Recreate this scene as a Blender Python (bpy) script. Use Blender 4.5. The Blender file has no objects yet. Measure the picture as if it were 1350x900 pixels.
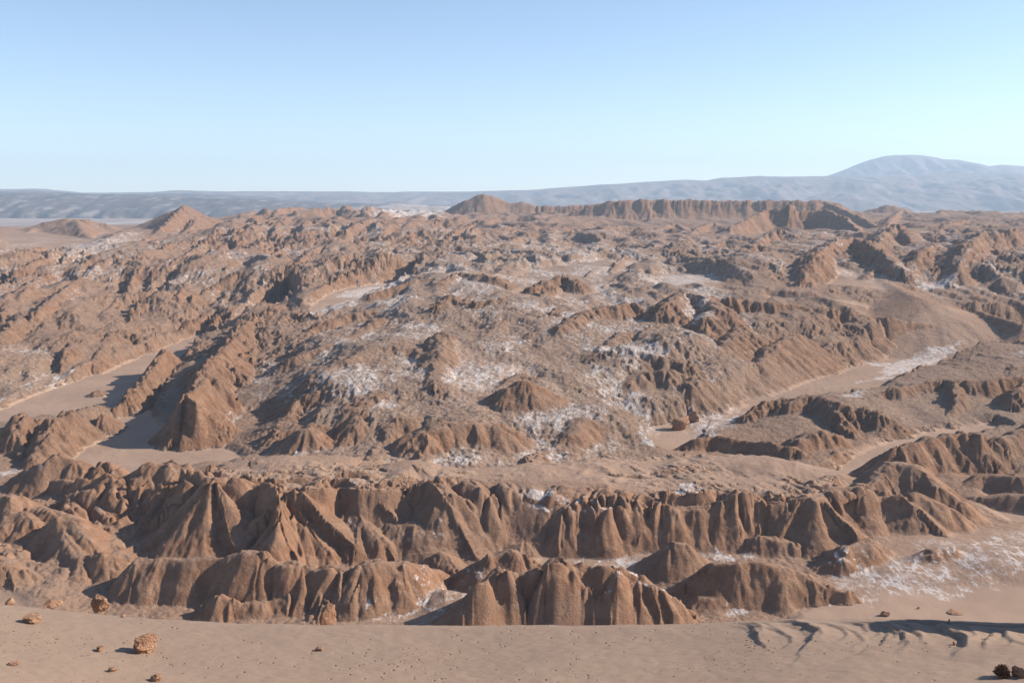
import bpy, math, random
import numpy as np
from mathutils import Vector
random.seed(7)
f32 = np.float32
sc = bpy.context.scene

# ------------------------------------------------------------------ camera
F_PX, PITCH, CAMZ = 1312.0, math.atan((450-262)/1312.0), 100.0
cam_d = bpy.data.cameras.new('camera'); cam = bpy.data.objects.new('camera', cam_d)
sc.collection.objects.link(cam); sc.camera = cam
cam_d.sensor_width = 36.0; cam_d.lens = 36.0*F_PX/1350.0
cam_d.clip_start = 0.5; cam_d.clip_end = 120000
cam.location = (0, 0, CAMZ); cam.rotation_euler = (math.pi/2-PITCH, 0, 0)

# ------------------------------------------------------------------ light
SUN_EL, SUN_AZ = 29.0, 9.0          # degrees; azimuth measured from +X towards +Y
w = bpy.data.worlds.new('World'); sc.world = w; w.use_nodes = True
nt = w.node_tree; nt.nodes.clear()
sky = nt.nodes.new('ShaderNodeTexSky'); sky.sky_type = 'NISHITA'; sky.sun_disc = False
sky.sun_elevation = math.radians(SUN_EL); sky.sun_rotation = math.radians(90-SUN_AZ)
sky.altitude = 2400; sky.air_density = 1.0; sky.dust_density = 0.9; sky.ozone_density = 1.5
bg = nt.nodes.new('ShaderNodeBackground'); bg.inputs['Strength'].default_value = 0.10
out = nt.nodes.new('ShaderNodeOutputWorld')
nt.links.new(sky.outputs[0], bg.inputs[0]); nt.links.new(bg.outputs[0], out.inputs[0])
sun_d = bpy.data.lights.new('sun', 'SUN'); sun = bpy.data.objects.new('sun', sun_d)
sc.collection.objects.link(sun)
sun_d.energy = 5.0; sun_d.angle = math.radians(0.5); sun_d.color = (1.0, 0.88, 0.74)
_e, _a = math.radians(SUN_EL), math.radians(SUN_AZ)
sd = Vector((math.cos(_e)*math.cos(_a), math.cos(_e)*math.sin(_a), math.sin(_e)))
sun.rotation_euler = sd.to_track_quat('Z', 'Y').to_euler()
sc.view_settings.view_transform = 'Standard'; sc.view_settings.look = 'None'
sc.view_settings.exposure = 0.85; sc.view_settings.gamma = 1.0
sc.cycles.volume_bounces = 1
HAZE_DENSITY = 7.5e-5

# ------------------------------------------------------------------ helpers
CP, SP = math.cos(PITCH), math.sin(PITCH)
def ray(px, py):
    a = (px-675)/F_PX; b = -(py-450)/F_PX
    return a, CP + b*SP, -SP + b*CP
def P(px, py, h):                    # point where the view line meets height h
    x, y, z = ray(px, py); t = (h-CAMZ)/z
    return x*t, y*t, h
def PD(px, py, D):                   # point on the view line at forward distance D
    x, y, z = ray(px, py); t = D/y
    return x*t, D, CAMZ+z*t

def hsh(ix, iy, seed):
    n = (ix.astype(np.int64)*374761393 + iy.astype(np.int64)*668265263 + seed*1442695041) & 0x7fffffff
    n = ((n ^ (n >> 13))*1274126177) & 0x7fffffff
    return ((n ^ (n >> 16)) & 0xffff).astype(f32)/f32(65536.0)
def perlin(x, y, seed=0):
    x0 = np.floor(x); y0 = np.floor(y); fx = (x-x0).astype(f32); fy = (y-y0).astype(f32)
    ix = x0.astype(np.int32); iy = y0.astype(np.int32)
    def g(i, j):
        a = hsh(ix+i, iy+j, seed)*f32(6.2831853)
        return np.cos(a)*(fx-i)+np.sin(a)*(fy-j)
    u = fx*fx*fx*(fx*(fx*6-15)+10); v = fy*fy*fy*(fy*(fy*6-15)+10)
    a = g(0,0); b = g(1,0); c = g(0,1); d = g(1,1)
    return ((a+(b-a)*u) + ((c+(d-c)*u)-(a+(b-a)*u))*v)*f32(1.5)
def fbm(x, y, n=4, seed=0, gain=0.5, ridged=False):
    s = 0; a = 1.0; t = 0.0
    for k in range(n):
        p = perlin(x, y, seed+k*17)
        if ridged: p = 1-2*np.sqrt(p*p+0.002)
        s = s+a*p; t += a; a *= gain; x = x*2.03+11.3; y = y*2.03-7.1
    return s/t
def sstep(a, b, x):
    t = np.clip((x-a)/(b-a), 0, 1); return t*t*(3-2*t)
def smax(a, b, k):
    h = np.clip(0.5+0.5*(a-b)/k, 0, 1)
    return b+(a-b)*h+k*h*(1-h)

# ------------------------------------------------------------------ valley grid (polar round the view point, finer near)
def rows(segs):
    out = []
    for a, b, n, lg in segs:
        out.append(np.geomspace(a, b, n, endpoint=False) if lg else np.linspace(a, b, n, endpoint=False))
    out.append([segs[-1][1]]); return np.concatenate(out).astype(f32)
RR = rows([(150, 222, 16, 0), (222, 345, 300, 0), (345, 700, 390, 1), (700, 3400, 400, 1), (3400, 4300, 16, 1)])
TH = np.linspace(math.radians(-33), math.radians(33), 1100).astype(f32)
R2, T2 = np.meshgrid(RR, TH, indexing='ij')
X = R2*np.sin(T2); Y = R2*np.cos(T2); SH = X.shape
CELL = np.maximum(np.gradient(RR)[:, None], R2*(TH[1]-TH[0])).astype(f32)

def win(x0, x1, y0, y1):             # grid window that covers a world rectangle
    cx = [x0, x1, x0, x1]; cy = [y0, y0, y1, y1]
    r = [math.hypot(a, b) for a, b in zip(cx, cy)]
    rmin = min(r + [abs(y0) if x0 < 0 < x1 else 1e9]); rmax = max(r)
    th = [math.atan2(a, b) for a, b in zip(cx, cy)]
    i0 = max(0, np.searchsorted(RR, rmin)-1); i1 = min(len(RR), np.searchsorted(RR, rmax)+1)
    j0 = max(0, np.searchsorted(TH, min(th))-1); j1 = min(len(TH), np.searchsorted(TH, max(th))+1)
    return slice(i0, i1), slice(j0, j1)

def shepard(pts, sub=8, st=0.07, sl=0.16):
    """smooth field through (px,py,h,value) points, weighted in bearing and log-distance"""
    r = RR[::sub]; t = TH[::sub]
    if r[-1] != RR[-1]: r = np.append(r, RR[-1])
    if t[-1] != TH[-1]: t = np.append(t, TH[-1])
    RL, TL = np.meshgrid(np.log(r), t, indexing='ij')
    SLV = np.interp(RL, [math.log(230), math.log(420), math.log(900)], [.045, .09, sl])
    num = 0; den = 0
    for (x, y, v) in pts:
        d = ((np.log(math.hypot(x, y))-RL)/SLV)**2 + ((math.atan2(x, y)-TL)/st)**2
        wgt = 1/(d+0.12)**2.0
        num = num+wgt*v; den = den+wgt
    F = num/den
    G = np.array([np.interp(RR, r, F[:, j]) for j in range(F.shape[1])]).T
    return np.array([np.interp(TH, t, G[i]) for i in range(G.shape[0])]).astype(f32)

def ptlist(L):
    o = []
    for px, py, h in L:
        x, y, z = P(px, py, h) if h < 90 else PD(px, py, h)
        o.append((x, y, z))
    return o
# third value: height above the valley datum when < 90, else forward distance in metres
BASE = ptlist([
 (0,800,2),(200,800,0),(400,810,0),(600,800,0),(800,800,0),(1000,800,1),(1150,790,2),(1350,790,4),
 (0,740,3),(200,790,0),(550,770,0),(750,742,0),(900,745,1),(1080,750,1),(1200,745,3),(1350,735,5),(1300,705,3),
 (60,690,3),(140,660,5),(30,640,2),(220,650,6),(300,735,1),(420,740,0),(520,740,0),(620,738,0),(700,735,0),(800,735,0),(880,730,1),
 (950,680,4),(1100,680,5),(1200,690,4),(1300,660,1),(1350,680,1),
 (230,618,1),(330,598,2),(430,592,3),(550,596,4),(700,598,4),(800,600,3),(960,598,1),(1060,605,1),
 (0,540,1),(100,510,1),(180,480,1),(250,445,2),(180,590,0),(60,610,0),(30,575,4),(150,600,0),(250,590,0),
 (0,470,9),(60,460,9),(0,420,17),(100,430,11),(180,440,6),(100,400,18),(200,400,16),(300,410,12),(360,405,14),
 (330,500,6),(340,470,8),(400,440,14),(330,560,3),(400,560,6),
 (450,500,19),(430,540,13),(520,540,14),(600,545,14),(560,500,19),(650,480,20),(700,500,17),(620,450,24),(520,450,24),(450,450,20),
 (760,490,17),(800,540,12),(720,550,11),(850,520,9),(850,560,2),(900,500,12),(950,480,15),(820,470,21),(900,440,27),(760,430,27),(680,400,31),(580,400,29),(600,370,36),
 (480,385,23),(520,372,25),(430,400,21),
 (880,575,0),(940,560,1),(1000,535,1),(1100,505,1),(1200,480,2),(1280,455,4),(1150,600,0),(1240,570,0),(1350,560,1),
 (1000,485,6),(1060,478,4),(1120,466,3),(1180,455,3),(1250,443,4),(1330,440,5),(1000,420,650),(1060,412,650),(1130,416,640),(1190,425,625),(1250,432,610),(1100,395,700),(1000,395,720),(1200,400,700),(1300,405,690),(1350,420,660),(1140,375,780),(1080,375,800),(1050,350,900),
 (1250,375,700),(1320,380,690),
 (0,350,950),(100,350,1000),(200,350,1000),(300,350,950),(400,350,950),(500,350,950),(600,345,1000),(700,345,1000),(800,345,980),(900,365,850),(1000,345,900),(1100,345,900),(1200,345,900),(1330,350,880),
 (0,320,1300),(150,315,1450),(300,315,1500),(450,315,1500),(600,310,1600),(750,310,1650),(900,310,1650),(1050,310,1600),(1200,310,1500),(1340,310,1500),
 (20,302,1800),(150,300,2000),(300,296,2200),(450,295,2200),(600,290,2300),(750,288,2400),(900,287,2500),(1050,287,2500),(1200,290,2400),(1330,290,2400),
 (0,318,2400),(150,310,2500),(230,305,2400),(300,293,2800),(450,289,2900),(600,286,3000),(750,282,3100),(900,278,3200),(1050,280,3200),(1200,286,3000),(1340,286,3000),
])
PLATEAU = ptlist([
 (330,625,16),(420,618,17),(500,628,16),(580,625,15),(680,630,14),(760,640,13),(760,618,14),(860,640,12),(900,612,13),(980,620,12),(1060,630,11),(1000,645,11),
])
# beyond the badlands the ground falls to the salt plain
BASE += [(math.sin(a)*4300, math.cos(a)*4300, -6.0) for a in np.linspace(-.6, .6, 9)]
print('base'); Z = shepard(BASE)

AMP = [(x, y, v) for (x, y, _), v in [
 (P(200,780,0),0.3),(P(600,780,0),0.3),(P(1000,780,0),0.2),(P(1250,760,0),0.3),(P(500,625,15),0.5),(P(900,625,13),0.5),(P(100,690,6),3),(P(180,740,3),2.5),(P(30,640,3),3),(P(200,650,8),3),
 (P(550,560,10),2.4),(P(600,470,22),2.6),(P(750,450,22),2.8),(P(900,470,18),3.2),(P(450,480,18),3.8),(P(700,380,30),4),(P(850,530,5),2),
 (P(100,440,10),12),(P(0,470,8),8),(P(200,400,15),11),(P(0,400,15),13),(P(300,400,15),9),(P(60,600,0),2),(P(200,560,0),.5),
 (P(1050,450,15),5),(P(1250,500,0),2),(P(1300,600,0),3),(P(1200,400,20),4),
 (PD(100,350,950),16),(PD(300,350,950),13),(PD(500,340,1000),11),(PD(700,340,1000),12),(PD(900,340,1000),11),(PD(1100,340,950),9),(PD(1300,340,900),12),
 (PD(60,318,1450),4),(PD(160,318,1450),10),(PD(400,315,1500),26),(PD(700,310,1600),18),(PD(1000,310,1600),12),(PD(1300,310,1500),14),
 (PD(60,310,2100),2),(PD(200,310,2300),4),(PD(400,290,2400),34),(PD(700,285,2600),14),(PD(880,285,2200),7),(PD(1000,285,2200),6),(PD(1300,285,2600),18),
 (PD(100,310,3600),3),(PD(700,310,3600),3),(PD(1200,310,3600),3)]]
AM = shepard(AMP)

# ------------------------------------------------------------------ polygons on the ground (flats, smooth sand, salt crust)
def poly_sd(pts, pad):
    """signed distance to a world polygon inside its grid window (positive inside)"""
    xs = [p[0] for p in pts]; ys = [p[1] for p in pts]
    s = win(min(xs)-pad, max(xs)+pad, min(ys)-pad, max(ys)+pad)
    x = X[s]; y = Y[s]; d2 = np.full(x.shape, 1e9, f32); ins = np.zeros(x.shape, bool)
    n = len(pts)
    for i in range(n):
        ax, ay = pts[i][0], pts[i][1]; bx, by = pts[(i+1) % n][0], pts[(i+1) % n][1]
        ex, ey = bx-ax, by-ay; L = ex*ex+ey*ey+1e-9
        t = np.clip(((x-ax)*ex+(y-ay)*ey)/L, 0, 1)
        d2 = np.minimum(d2, (x-ax-t*ex)**2+(y-ay-t*ey)**2)
        c = ((ay > y) != (by > y))
        if ey != 0: ins ^= c & (x < ax+(y-ay)*ex/ey)
    d = np.sqrt(d2); return s, np.where(ins, d, -d)

SAND = np.zeros(SH, f32); SALT = np.zeros(SH, f32); WARM = np.zeros(SH, f32); FLAT = np.zeros(SH, f32)
SMOOTH = np.zeros(SH, f32); ROUGH = np.zeros(SH, f32)
_LR = np.geomspace(236, 4250, 1500)
def hit(px, py):
    """where the view line through a pixel first meets the terrain built so far"""
    a, b, c = ray(px, py); k = math.hypot(a, b); th = math.atan2(a, b)
    j = min(max(int(round((th-TH[0])/(TH[1]-TH[0]))), 0), len(TH)-1)
    zt = np.interp(_LR, RR, Z[:, j]); zr = CAMZ+c*_LR/k
    w_ = np.nonzero(zr <= zt)[0]; r = _LR[w_[0]] if len(w_) else 4200.0
    return a/k*r, b/k*r, float(np.interp(r, RR, Z[:, j]))
def world(pts, h):
    if h >= 90: return [hit(q[0], q[1]) for q in pts]
    return [P(q[0], q[1], q[2] if len(q) > 2 else h) for q in pts]
wx = fbm(X/16, Y/16, 3, 5); wy = fbm(X/16, Y/16, 3, 6)
def mark(field, pts, h, soft, val=1.0, rough=0.0):
    wp = world(pts, h); s, d = poly_sd(wp, soft*2+4)
    d = d+rough*wx[s]
    m = sstep(-soft, soft, d)*val
    field[s] = np.maximum(field[s], m)
    return s, m

FLATS = [   # outline in the photograph, height, softness, sand
 ([(-60,565),(0,538),(60,514),(130,489),(190,466),(232,450),(262,436),(288,428),(304,430),(290,446),(262,470),(240,490),(222,508),(205,530),(212,560),(240,584),(300,586),(330,602),(240,632),(140,632),(80,612),(96,590),(110,560),(60,548),(0,562),(-60,590)], 1, 3, 1),
 ([(288,430),(325,417),(350,408),(380,402),(392,408),(350,424),(310,434)], 6, 4, .6),
 ([(400,414),(410,396),(440,381),(480,372),(545,363),(554,367),(520,384),(480,396),(440,404),(415,414)], 23, 5, 1),
 ([(846,572),(850,562),(880,556),(915,548),(940,556),(930,580),(905,604),(870,602),(858,592)], 0.5, 2, 1),
 ([(900,545),(960,530),(1000,512),(1050,492),(1100,482),(1150,467),(1200,457),(1270,444),(1420,440),(1420,495),(1290,486),(1200,502),(1130,524),(1080,532),(1010,540),(960,562),(930,575)], 1.5, 5, .75),
 ([(1085,625),(1110,606),(1140,590),(1180,576),(1240,565),(1310,556),(1330,566),(1270,576),(1230,586),(1200,592),(1160,612),(1130,640)], 0, 3, 1),
 ([(1200,382),(1210,371),(1290,370),(1330,374),(1290,384)], 700, 8, .5),
 ([(850,380),(870,358),(940,356),(965,370),(930,382)], 850, 8, .4),
 ([(1290,670),(1310,650),(1400,640),(1400,690),(1330,690)], 0.5, 4, .8),
 ([(1060,800),(1150,775),(1300,770),(1500,750),(1500,860),(1000,860)], 2.5, 5, 1),
]
for pts, h, soft, sa in FLATS:
    s, m = mark(FLAT, pts, h, soft, 1.0, soft*.7)
    z = P(pts[0][0], pts[0][1], h)[2] if h < 90 else np.mean([q[2] for q in world(pts, h)])
    Z[s] = Z[s]*(1-m)+z*m
    SAND[s] = np.maximum(SAND[s], m*sa)
SMOOTHS = [ # smooth sandy surfaces that are not flat: outline, height, softness
 ([(300,640),(340,612),(420,604),(520,612),(620,612),(700,612),(900,603),(1000,602),(1090,622),(1130,640),(1080,650),(1000,655),(900,668),(840,660),(700,645),(600,640),(500,640),(430,640)], 14, 4, .5),
 ([(1055,352),(1075,345),(1120,353),(1165,370),(1190,384),(1165,386),(1100,376),(1060,368)], 820, 10, .9),
 ([(1010,392),(1090,394),(1180,403),(1130,404),(1060,399),(1010,397)], 680, 4, .8),
 ([(590,490),(600,455),(640,470),(700,480),(760,500),(700,515),(640,520),(600,510)], 21, 5, .55),
 ([(0,345),(0,312),(60,292),(90,287),(150,296),(170,305),(120,330),(60,340)], 1500, 20, .6),
 ([(700,390),(640,375),(700,360),(800,350),(850,352),(800,380),(740,390)], 33, 8, .5),
 ([(560,795),(600,770),(640,765),(700,745),(930,745),(930,770),(700,770),(640,820),(450,822),(470,800)], 0, 3, .6),
 ([(800,720),(930,725),(930,745),(700,748),(700,735)], 0, 3, .5),
 ([(1070,790),(1090,740),(1200,700),(1500,690),(1500,800)], 3, 5, .4),
 ([(-50,690),(0,760),(60,805),(0,830),(-80,830)], 3, 3, .5),
]
for pts, h, soft, sa in SMOOTHS:
    s, m = mark(SMOOTH, pts, h, soft, 1.0, soft*.6)
    SAND[s] = np.maximum(SAND[s], m*sa)
# crusty, knobbly ground of the middle massif
mark(ROUGH, [(330,560),(420,430),(560,380),(700,350),(900,380),(1010,440),(1010,480),(930,520),(850,560),(840,610),(350,615)], 12, 12, 1.0, 10)
mark(ROUGH, [(-50,540),(-50,470),(60,470),(110,500)], 5, 6, .8, 5)

# the sandy table in front of the massif
ZP = shepard(PLATEAU)
PT = [(255,628,15),(283,637,17),(313,638,18),(345,642,17),(366,648,17),(390,652,17),(425,647,17),(450,645,16),(500,647,16),(545,643,15.5),(590,642,15),(620,636,15),(680,637,14.5),(720,641,14),(760,647,13),(800,648,13),(842,655,12),
      (870,668,11.5),(930,674,10.5),(980,660,13),(1000,664,12),(1060,660,13.3),(1110,650,14),(1133,642,14.5),(1125,628,13),(1090,616,12),(1000,603,12),(900,603,12),(760,606,13),(700,612,14),(600,620,15),(520,616,16),(470,610,16),(420,602,18),(360,603,18),(310,612,17),(270,620,16)]
s, m = mark(SMOOTH, PT, 15, 8.0, .9, 7.0)
Z[s] = Z[s]*(1-m/.9)+ZP[s]*(m/.9); SAND[s] = np.maximum(SAND[s], m*.8); WARM[s] = np.maximum(WARM[s], m)
PLT = np.zeros(SH, f32); PLT[s] = m

# ------------------------------------------------------------------ auto relief: strike ridges running away from the viewer
print('relief'); ZB = Z.copy()
far = sstep(700, 1900, R2)
wX = X+18*fbm(X/90, Y/90, 2, 31); wY = Y+30*fbm(X/90, Y/90, 2, 32)
sh = 0.06*Y
r1 = fbm((wX+sh)/58, wY/300, 2, 41, .4, True)
r0_ = fbm((wX+sh)/13, wY/60, 3, 45, .55, True)
r2 = fbm((wX+sh)/28, wY/75, 2, 43, .35, True)
r3 = fbm((wX+2*sh)/150, wY/360, 2, 44, .4, True)
hill = (r2*(.4+.3*ROUGH)+r1*(.85-.5*ROUGH)+.10*r0_)*(1-far)*.95 + (r3*.85+r1*.45+r2*.05)*far
calm = (1-FLAT)*(1-.85*SMOOTH)
nr = fbm((X+.3*Y)/15, (Y-.2*X)/22, 3, 47, .5, True)
hill = hill*sstep(300, 380, R2)+nr*.8*(1-sstep(300, 380, R2))
Z = Z + AM*(hill-.05)*calm

px_ = (X-.5*Y); Z = Z + PLT*(2.1*fbm(px_/13, Y/8, 3, 601, .45, True)+1.3*sstep(20, 60, X)*fbm((X+.6*Y)/7, (Y-.3*X)/16, 2, 603, .5, True))
# ------------------------------------------------------------------ explicit ridges
def ridge(pts, back, front, r0=1.0, k=1.0, warm=1.0, warp=1.2, steep=True, smooth=0.0):
    """crest polyline; back/front = (A, b, c): drop A within ~b metres, then slope c.  Left of travel = back."""
    W = _ridge_world[0] if pts is None else [P(a, b, h) if (len(q) == 0 and h < 90) else PD(a, b, h) for a, b, h, *q in pts]
    cb, cf = back[2], front[2]
    if not steep: r0 = r0*2
    elif W[0][1] < 700 and smooth < .3: cb = max(cb*1.4, .7); cf = max(cf*1.4, .7); r0 = r0*2+1.3
    elif W[0][1] < 1300 and smooth < .3: cb *= 1.25; cf *= 1.25
    rad = min(max(max(p[2] for p in W)+2, 4)/max(min(cb, cf), .25), 60+0.10*abs(W[0][1]))
    xs_ = [p[0] for p in W]; ys_ = [p[1] for p in W]
    s = win(min(xs_)-rad, max(xs_)+rad, max(min(ys_)-rad, 100), max(ys_)+rad)
    x = X[s]+warp*wx[s]; y = Y[s]+warp*wy[s]
    if x.size == 0: return
    best = np.full(x.shape, 1e9, f32); zc = np.zeros(x.shape, f32); sg = np.zeros(x.shape, f32)
    for i in range(len(W)-1):
        ax, ay, az = W[i]; bx, by, bz = W[i+1]
        ex, ey = bx-ax, by-ay; L2 = ex*ex+ey*ey+1e-6
        t = np.clip(((x-ax)*ex+(y-ay)*ey)/L2, 0, 1)
        dx = x-ax-t*ex; dy = y-ay-t*ey; d = np.sqrt(dx*dx+dy*dy)
        zq = az+t*(bz-az); side = (ex*(y-ay)-ey*(x-ax))/math.sqrt(L2)
        m = np.clip(np.sign(side)*d/(1+r0)+.5, 0, 1)
        dd_ = np.sqrt(d*d+r0*r0)-r0
        gb = back[0]*(1-np.exp(-dd_/back[1]))+cb*dd_
        gf = front[0]*(1-np.exp(-dd_/front[1]))+cf*dd_
        gg = gb*m+gf*(1-m)
        if min(cb, cf) < .25: gg = gg+.03*(300/abs(W[0][1]))*np.maximum(d-5*abs(W[0][1])/300, 0)**2
        cost = gg-zq
        u = cost < best; best = np.where(u, cost, best)
    if True:
        zr = -best
        old = Z[s].copy(); new = smax(zr, old, k)
        Z[s] = new
        up = sstep(0, 1.5, new-old)
        SAND[s] = SAND[s]*(1-up*(1-smooth)); SALT[s] *= 1-up
        WARM[s] = np.maximum(WARM[s]*(1-up), up*warm); ROUGH[s] = ROUGH[s]*(1-up)
        SMOOTH[s] = SMOOTH[s]*(1-up)+smooth*up

def riser(px, py, rise):
    a, b, c = ray(px, py); k = math.hypot(a, b); th = math.atan2(a, b)
    j = min(max(int(round((th-TH[0])/(TH[1]-TH[0]))), 0), len(TH)-1)
    zt = np.interp(_LR, RR, ZB[:, j])+rise; zr = CAMZ+c*_LR/k
    w_ = np.nonzero(zr <= zt)[0]; r = _LR[w_[0]] if len(w_) else 3300.0
    return a/k*r, b/k*r, CAMZ+c*r/k
_ridge_world = []
def crest(pts, rise, left=(2.5, 2.5, .75), right=(1, 3, .42), r0=.8, k=1.2, **kw):
    """ridge given by its skyline in the photograph and its height above the ground it stands on"""
    W = [riser(a, b, q[0] if q else rise) for a, b, *q in pts]
    W[0] = (W[0][0], W[0][1], W[0][2]-.55*rise); W[-1] = (W[-1][0], W[-1][1], W[-1][2]-.35*rise)
    _ridge_world.append(W); ridge(None, left, right, r0, k, **kw); _ridge_world.clear()
# plateau edge and the great shaded cliff
CL = (7, 3.0, .55); CLs = (5, 2.0, .7)
BK = (1, 2, .5)
ridge([(283,637,18),(313,636,18),(345,640,17),(366,646,17)], BK, (5,2.5,.8), .6)
ridge([(366,646,17),(390,650,17),(425,645,17),(450,643,16),(475,646,16)], BK, (11,2.0,.6), .5)
ridge([(475,646,16),(500,645,16),(530,645,15)], BK, (7,2.5,.6), .8)
ridge([(366,646,17),(369,662,15.5),(368,690,11),(362,715,6),(352,745,1)], (6,2,.5), (6,1.5,.7), .3)      # promontory nose
ridge([(368,690,11),(385,700,8),(400,722,4),(408,745,1)], (2,2,.6), (1,2,.7), .6)
ridge([(372,675,12),(400,695,8.5),(425,715,5),(436,724,3.5)], (2,2,.6), (1,2,.7), .6)
ridge([(405,645,16.5),(404,668,13),(415,690,8),(432,712,4)], (6,1.2,.5), (6,1.2,.6), .4)                    # column
ridge([(436,645,16),(438,675,10.5),(452,700,6)], (4,1.2,.6), (5,1.2,.6), .4)
ridge([(468,645,16),(465,660,13)], (4,1.5,.6), (5,1.5,.6), .6)
ridge([(455,655,12),(470,678,9.8),(478,684,9),(500,708,6),(530,738,.6)], (1,2,.6), (1,2,.75), .7)                 # pyramid spur
ridge([(475,682,9.3),(468,710,5.5),(455,738,1)], (1,2,.6), (1,2,.7), .7)
ridge([(478,684,9),(490,716,4),(490,745,.5)], (1,2,.6), (1,2,.7), .6)
# tower
ridge([(551,641,16),(562,637,16.5),(575,643,16),(587,656,14.5)], (3,1.5,.4), (7.5,.8,.6), .5)
ridge([(587,658,13),(600,672,10),(620,694,5.5),(638,712,2),(645,722,.6)], (2,2,.6), (1.5,2,.7), .8)
ridge([(548,688,8),(530,690,7.5),(515,700,5.5),(510,715,3)], (1,2,.5), (1,2,.5), 1.6)
ridge([(548,688,8),(560,700,6.5),(566,722,3),(568,738,.5)], (1,2,.55), (1,2,.55), 1.2)
ridge([(525,690,7.5),(528,710,4),(522,728,1)], (0,2,.6), (0,2,.6), .8)
ridge([(578,692,7.5),(592,705,5.5),(610,728,1.5)], (1,2,.6), (1,2,.6), 1.0)
ridge([(545,640,15),(530,655,12),(515,670,9),(505,690,5)], (3,2,.5), (3,2,.5), 1.0)
# lobes that hang from the plateau edge
LB = (1.5, 2.5, 1.0)
for pts in [
 [(575,640,15.5),(592,650,15),(610,660,12.5),(625,675,9.5),(632,690,6.5)],
 [(618,636,15.5),(630,643,15),(645,655,13),(662,668,10.5),(672,680,8),(662,700,4),(652,710,2)],
 [(665,637,15),(675,645,14.5),(690,658,12),(699,668,10),(698,678,8)],
 [(738,642,14.5),(735,652,13.5),(735,664,11.5),(722,672,10),(700,680,8)],
 [(770,645,14),(765,655,13),(752,668,11),(742,680,9),(728,692,6.5),(708,705,3.5),(690,722,1)],
 [(742,680,9),(765,692,6.5),(790,702,4.5),(805,715,2.5),(812,726,.5)],
 [(748,700,5),(738,715,3),(725,730,.5)],[(715,702,4),(700,716,2.5),(712,728,.5)],
 [(795,646,14),(785,656,13),(775,668,11),(778,682,8.5),(760,690,6)],
 [(822,648,13.5),(812,656,13),(806,670,11),(800,690,7),(808,702,5),(812,712,3),(800,724,.5)],
 [(775,690,7),(790,705,4.5),(800,720,1)],
 [(848,652,13),(840,660,12),(835,672,10),(842,688,7),(845,700,3.5)],
 [(872,658,12),(865,664,11),(856,676,9),(850,688,6)]]:
    ridge(pts, LB, LB, 1.9, 1.0, steep=False)
for q in [[(600,735,.5),(625,722,3),(650,726,1)],[(655,715,2.5),(690,712,3.5),(700,735,.5)],[(835,705,3),(862,702,3),(870,722,.5)],[(805,712,3),(830,722,1.5),(842,733,.3)],[(560,725,3),(590,728,2.5),(608,740,.3)]]:
    ridge(q, (1,3,.4), (1,3,.4), 1.5, 1.5)
# dark hill right of the lobes and the ridges towards the right edge
ridge([(835,700,3),(850,680,8),(872,667,11.5),(900,670,11),(930,672,10.5)], (2,3,.45), (4,3,.55), .8)
ridge([(930,672,10.5),(950,662,12.5),(970,653,14),(985,655,13.5),(1000,663,12)], (1,2,.3), (4,3,.6), .6)
ridge([(970,653,14),(990,675,9),(1010,700,4),(1030,718,1)], (1,2,.6), (2,2,.7), .6)
ridge([(1000,663,12),(1010,668,11),(1040,665,12),(1067,657,13.5),(1078,662,13),(1095,680,9),(1110,705,4),(1140,730,.5)], (1,2,.4), (3,3,.6), .6)
ridge([(1067,657,13.5),(1085,650,13.5),(1110,645,14),(1133,640,14.5),(1160,648,13),(1172,655,12)], (1,3,.35), (3,3,.5), 1.4)
ridge([(1090,655,12.5),(1110,680,8),(1135,705,4),(1160,720,.5)], (1,2,.6), (1,2,.7), .8)
ridge([(1133,660,12),(1160,655,12.5),(1187,655,12.5),(1205,668,10.5),(1218,695,5),(1222,720,1)], (1,2,.35), (8,2.5,.5), .4)
ridge([(1145,640,12),(1160,622,14.5),(1177,608,17),(1205,612,16.5),(1235,640,12.5),(1265,660,9),(1290,680,5),(1310,700,1)], (2,3,.5), (2,3,.55), .8)
ridge([(1205,650,13),(1250,670,8.5),(1275,690,4),(1290,712,1)], (1,2,.5), (1,2,.6), .8)
ridge([(1190,590,12),(1230,578,13),(1270,572,14),(1290,575,13.5),(1300,600,8),(1320,620,3)], (2,3,.45), (3,3,.6), .8)
ridge([(1280,600,7),(1320,580,10),(1360,560,12)], (2,3,.5), (3,3,.6), .8)
ridge([(1260,650,1.5),(1300,625,6),(1340,628,7),(1400,620,8)], (1,3,.5), (2,3,.5), .8)
ridge([(1290,655,3),(1330,650,5),(1400,655,6)], (1,3,.5), (2,3,.5), .8)
# island ridge with the fluted front, and the ridge behind it
ridge([(903,590,4),(920,580,6.5),(950,576,7.5),(980,580,7),(1010,583,7),(1040,590,6)], (0,1,.25), (4,1.2,.7), .5)
ridge([(985,548,5),(1010,530,9),(1035,525,10),(1050,528,10)], (2,2,.5), (2,2,.5), .6)
ridge([(1040,530,10),(1065,521,12),(1085,522,12.5),(1110,532,12),(1140,538,10.5),(1162,545,9),(1170,560,4)], (2,2,.5), (3,2.5,.45), 1.4)
ridge([(1085,522,12.5),(1105,545,9),(1120,565,5)], (2,2,.5), (3,2,.6), 1)
ridge([(1050,580,7),(1080,570,8),(1105,575,5),(1120,590,1)], (1,2,.4), (3,2,.6), 1)
ridge([(1130,536,2),(1150,522,6),(1180,512,9),(1205,508,9),(1240,500,11),(1260,502,11),(1300,500,12),(1360,495,13)], (2,3,.5), (3,3,.5), .8)
ridge([(1260,502,11),(1262,520,8),(1255,545,3),(1245,558,1)], (2,2,.5), (3,2,.5), .8)
ridge([(1340,520,10),(1350,505,13),(1420,500,14)], (2,3,.5), (3,3,.5), .8)
ridge([(1290,462,6),(1310,470,6),(1350,460,8),(1420,455,8)], (2,3,.5), (2,3,.5), .8, warm=.5)
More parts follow.
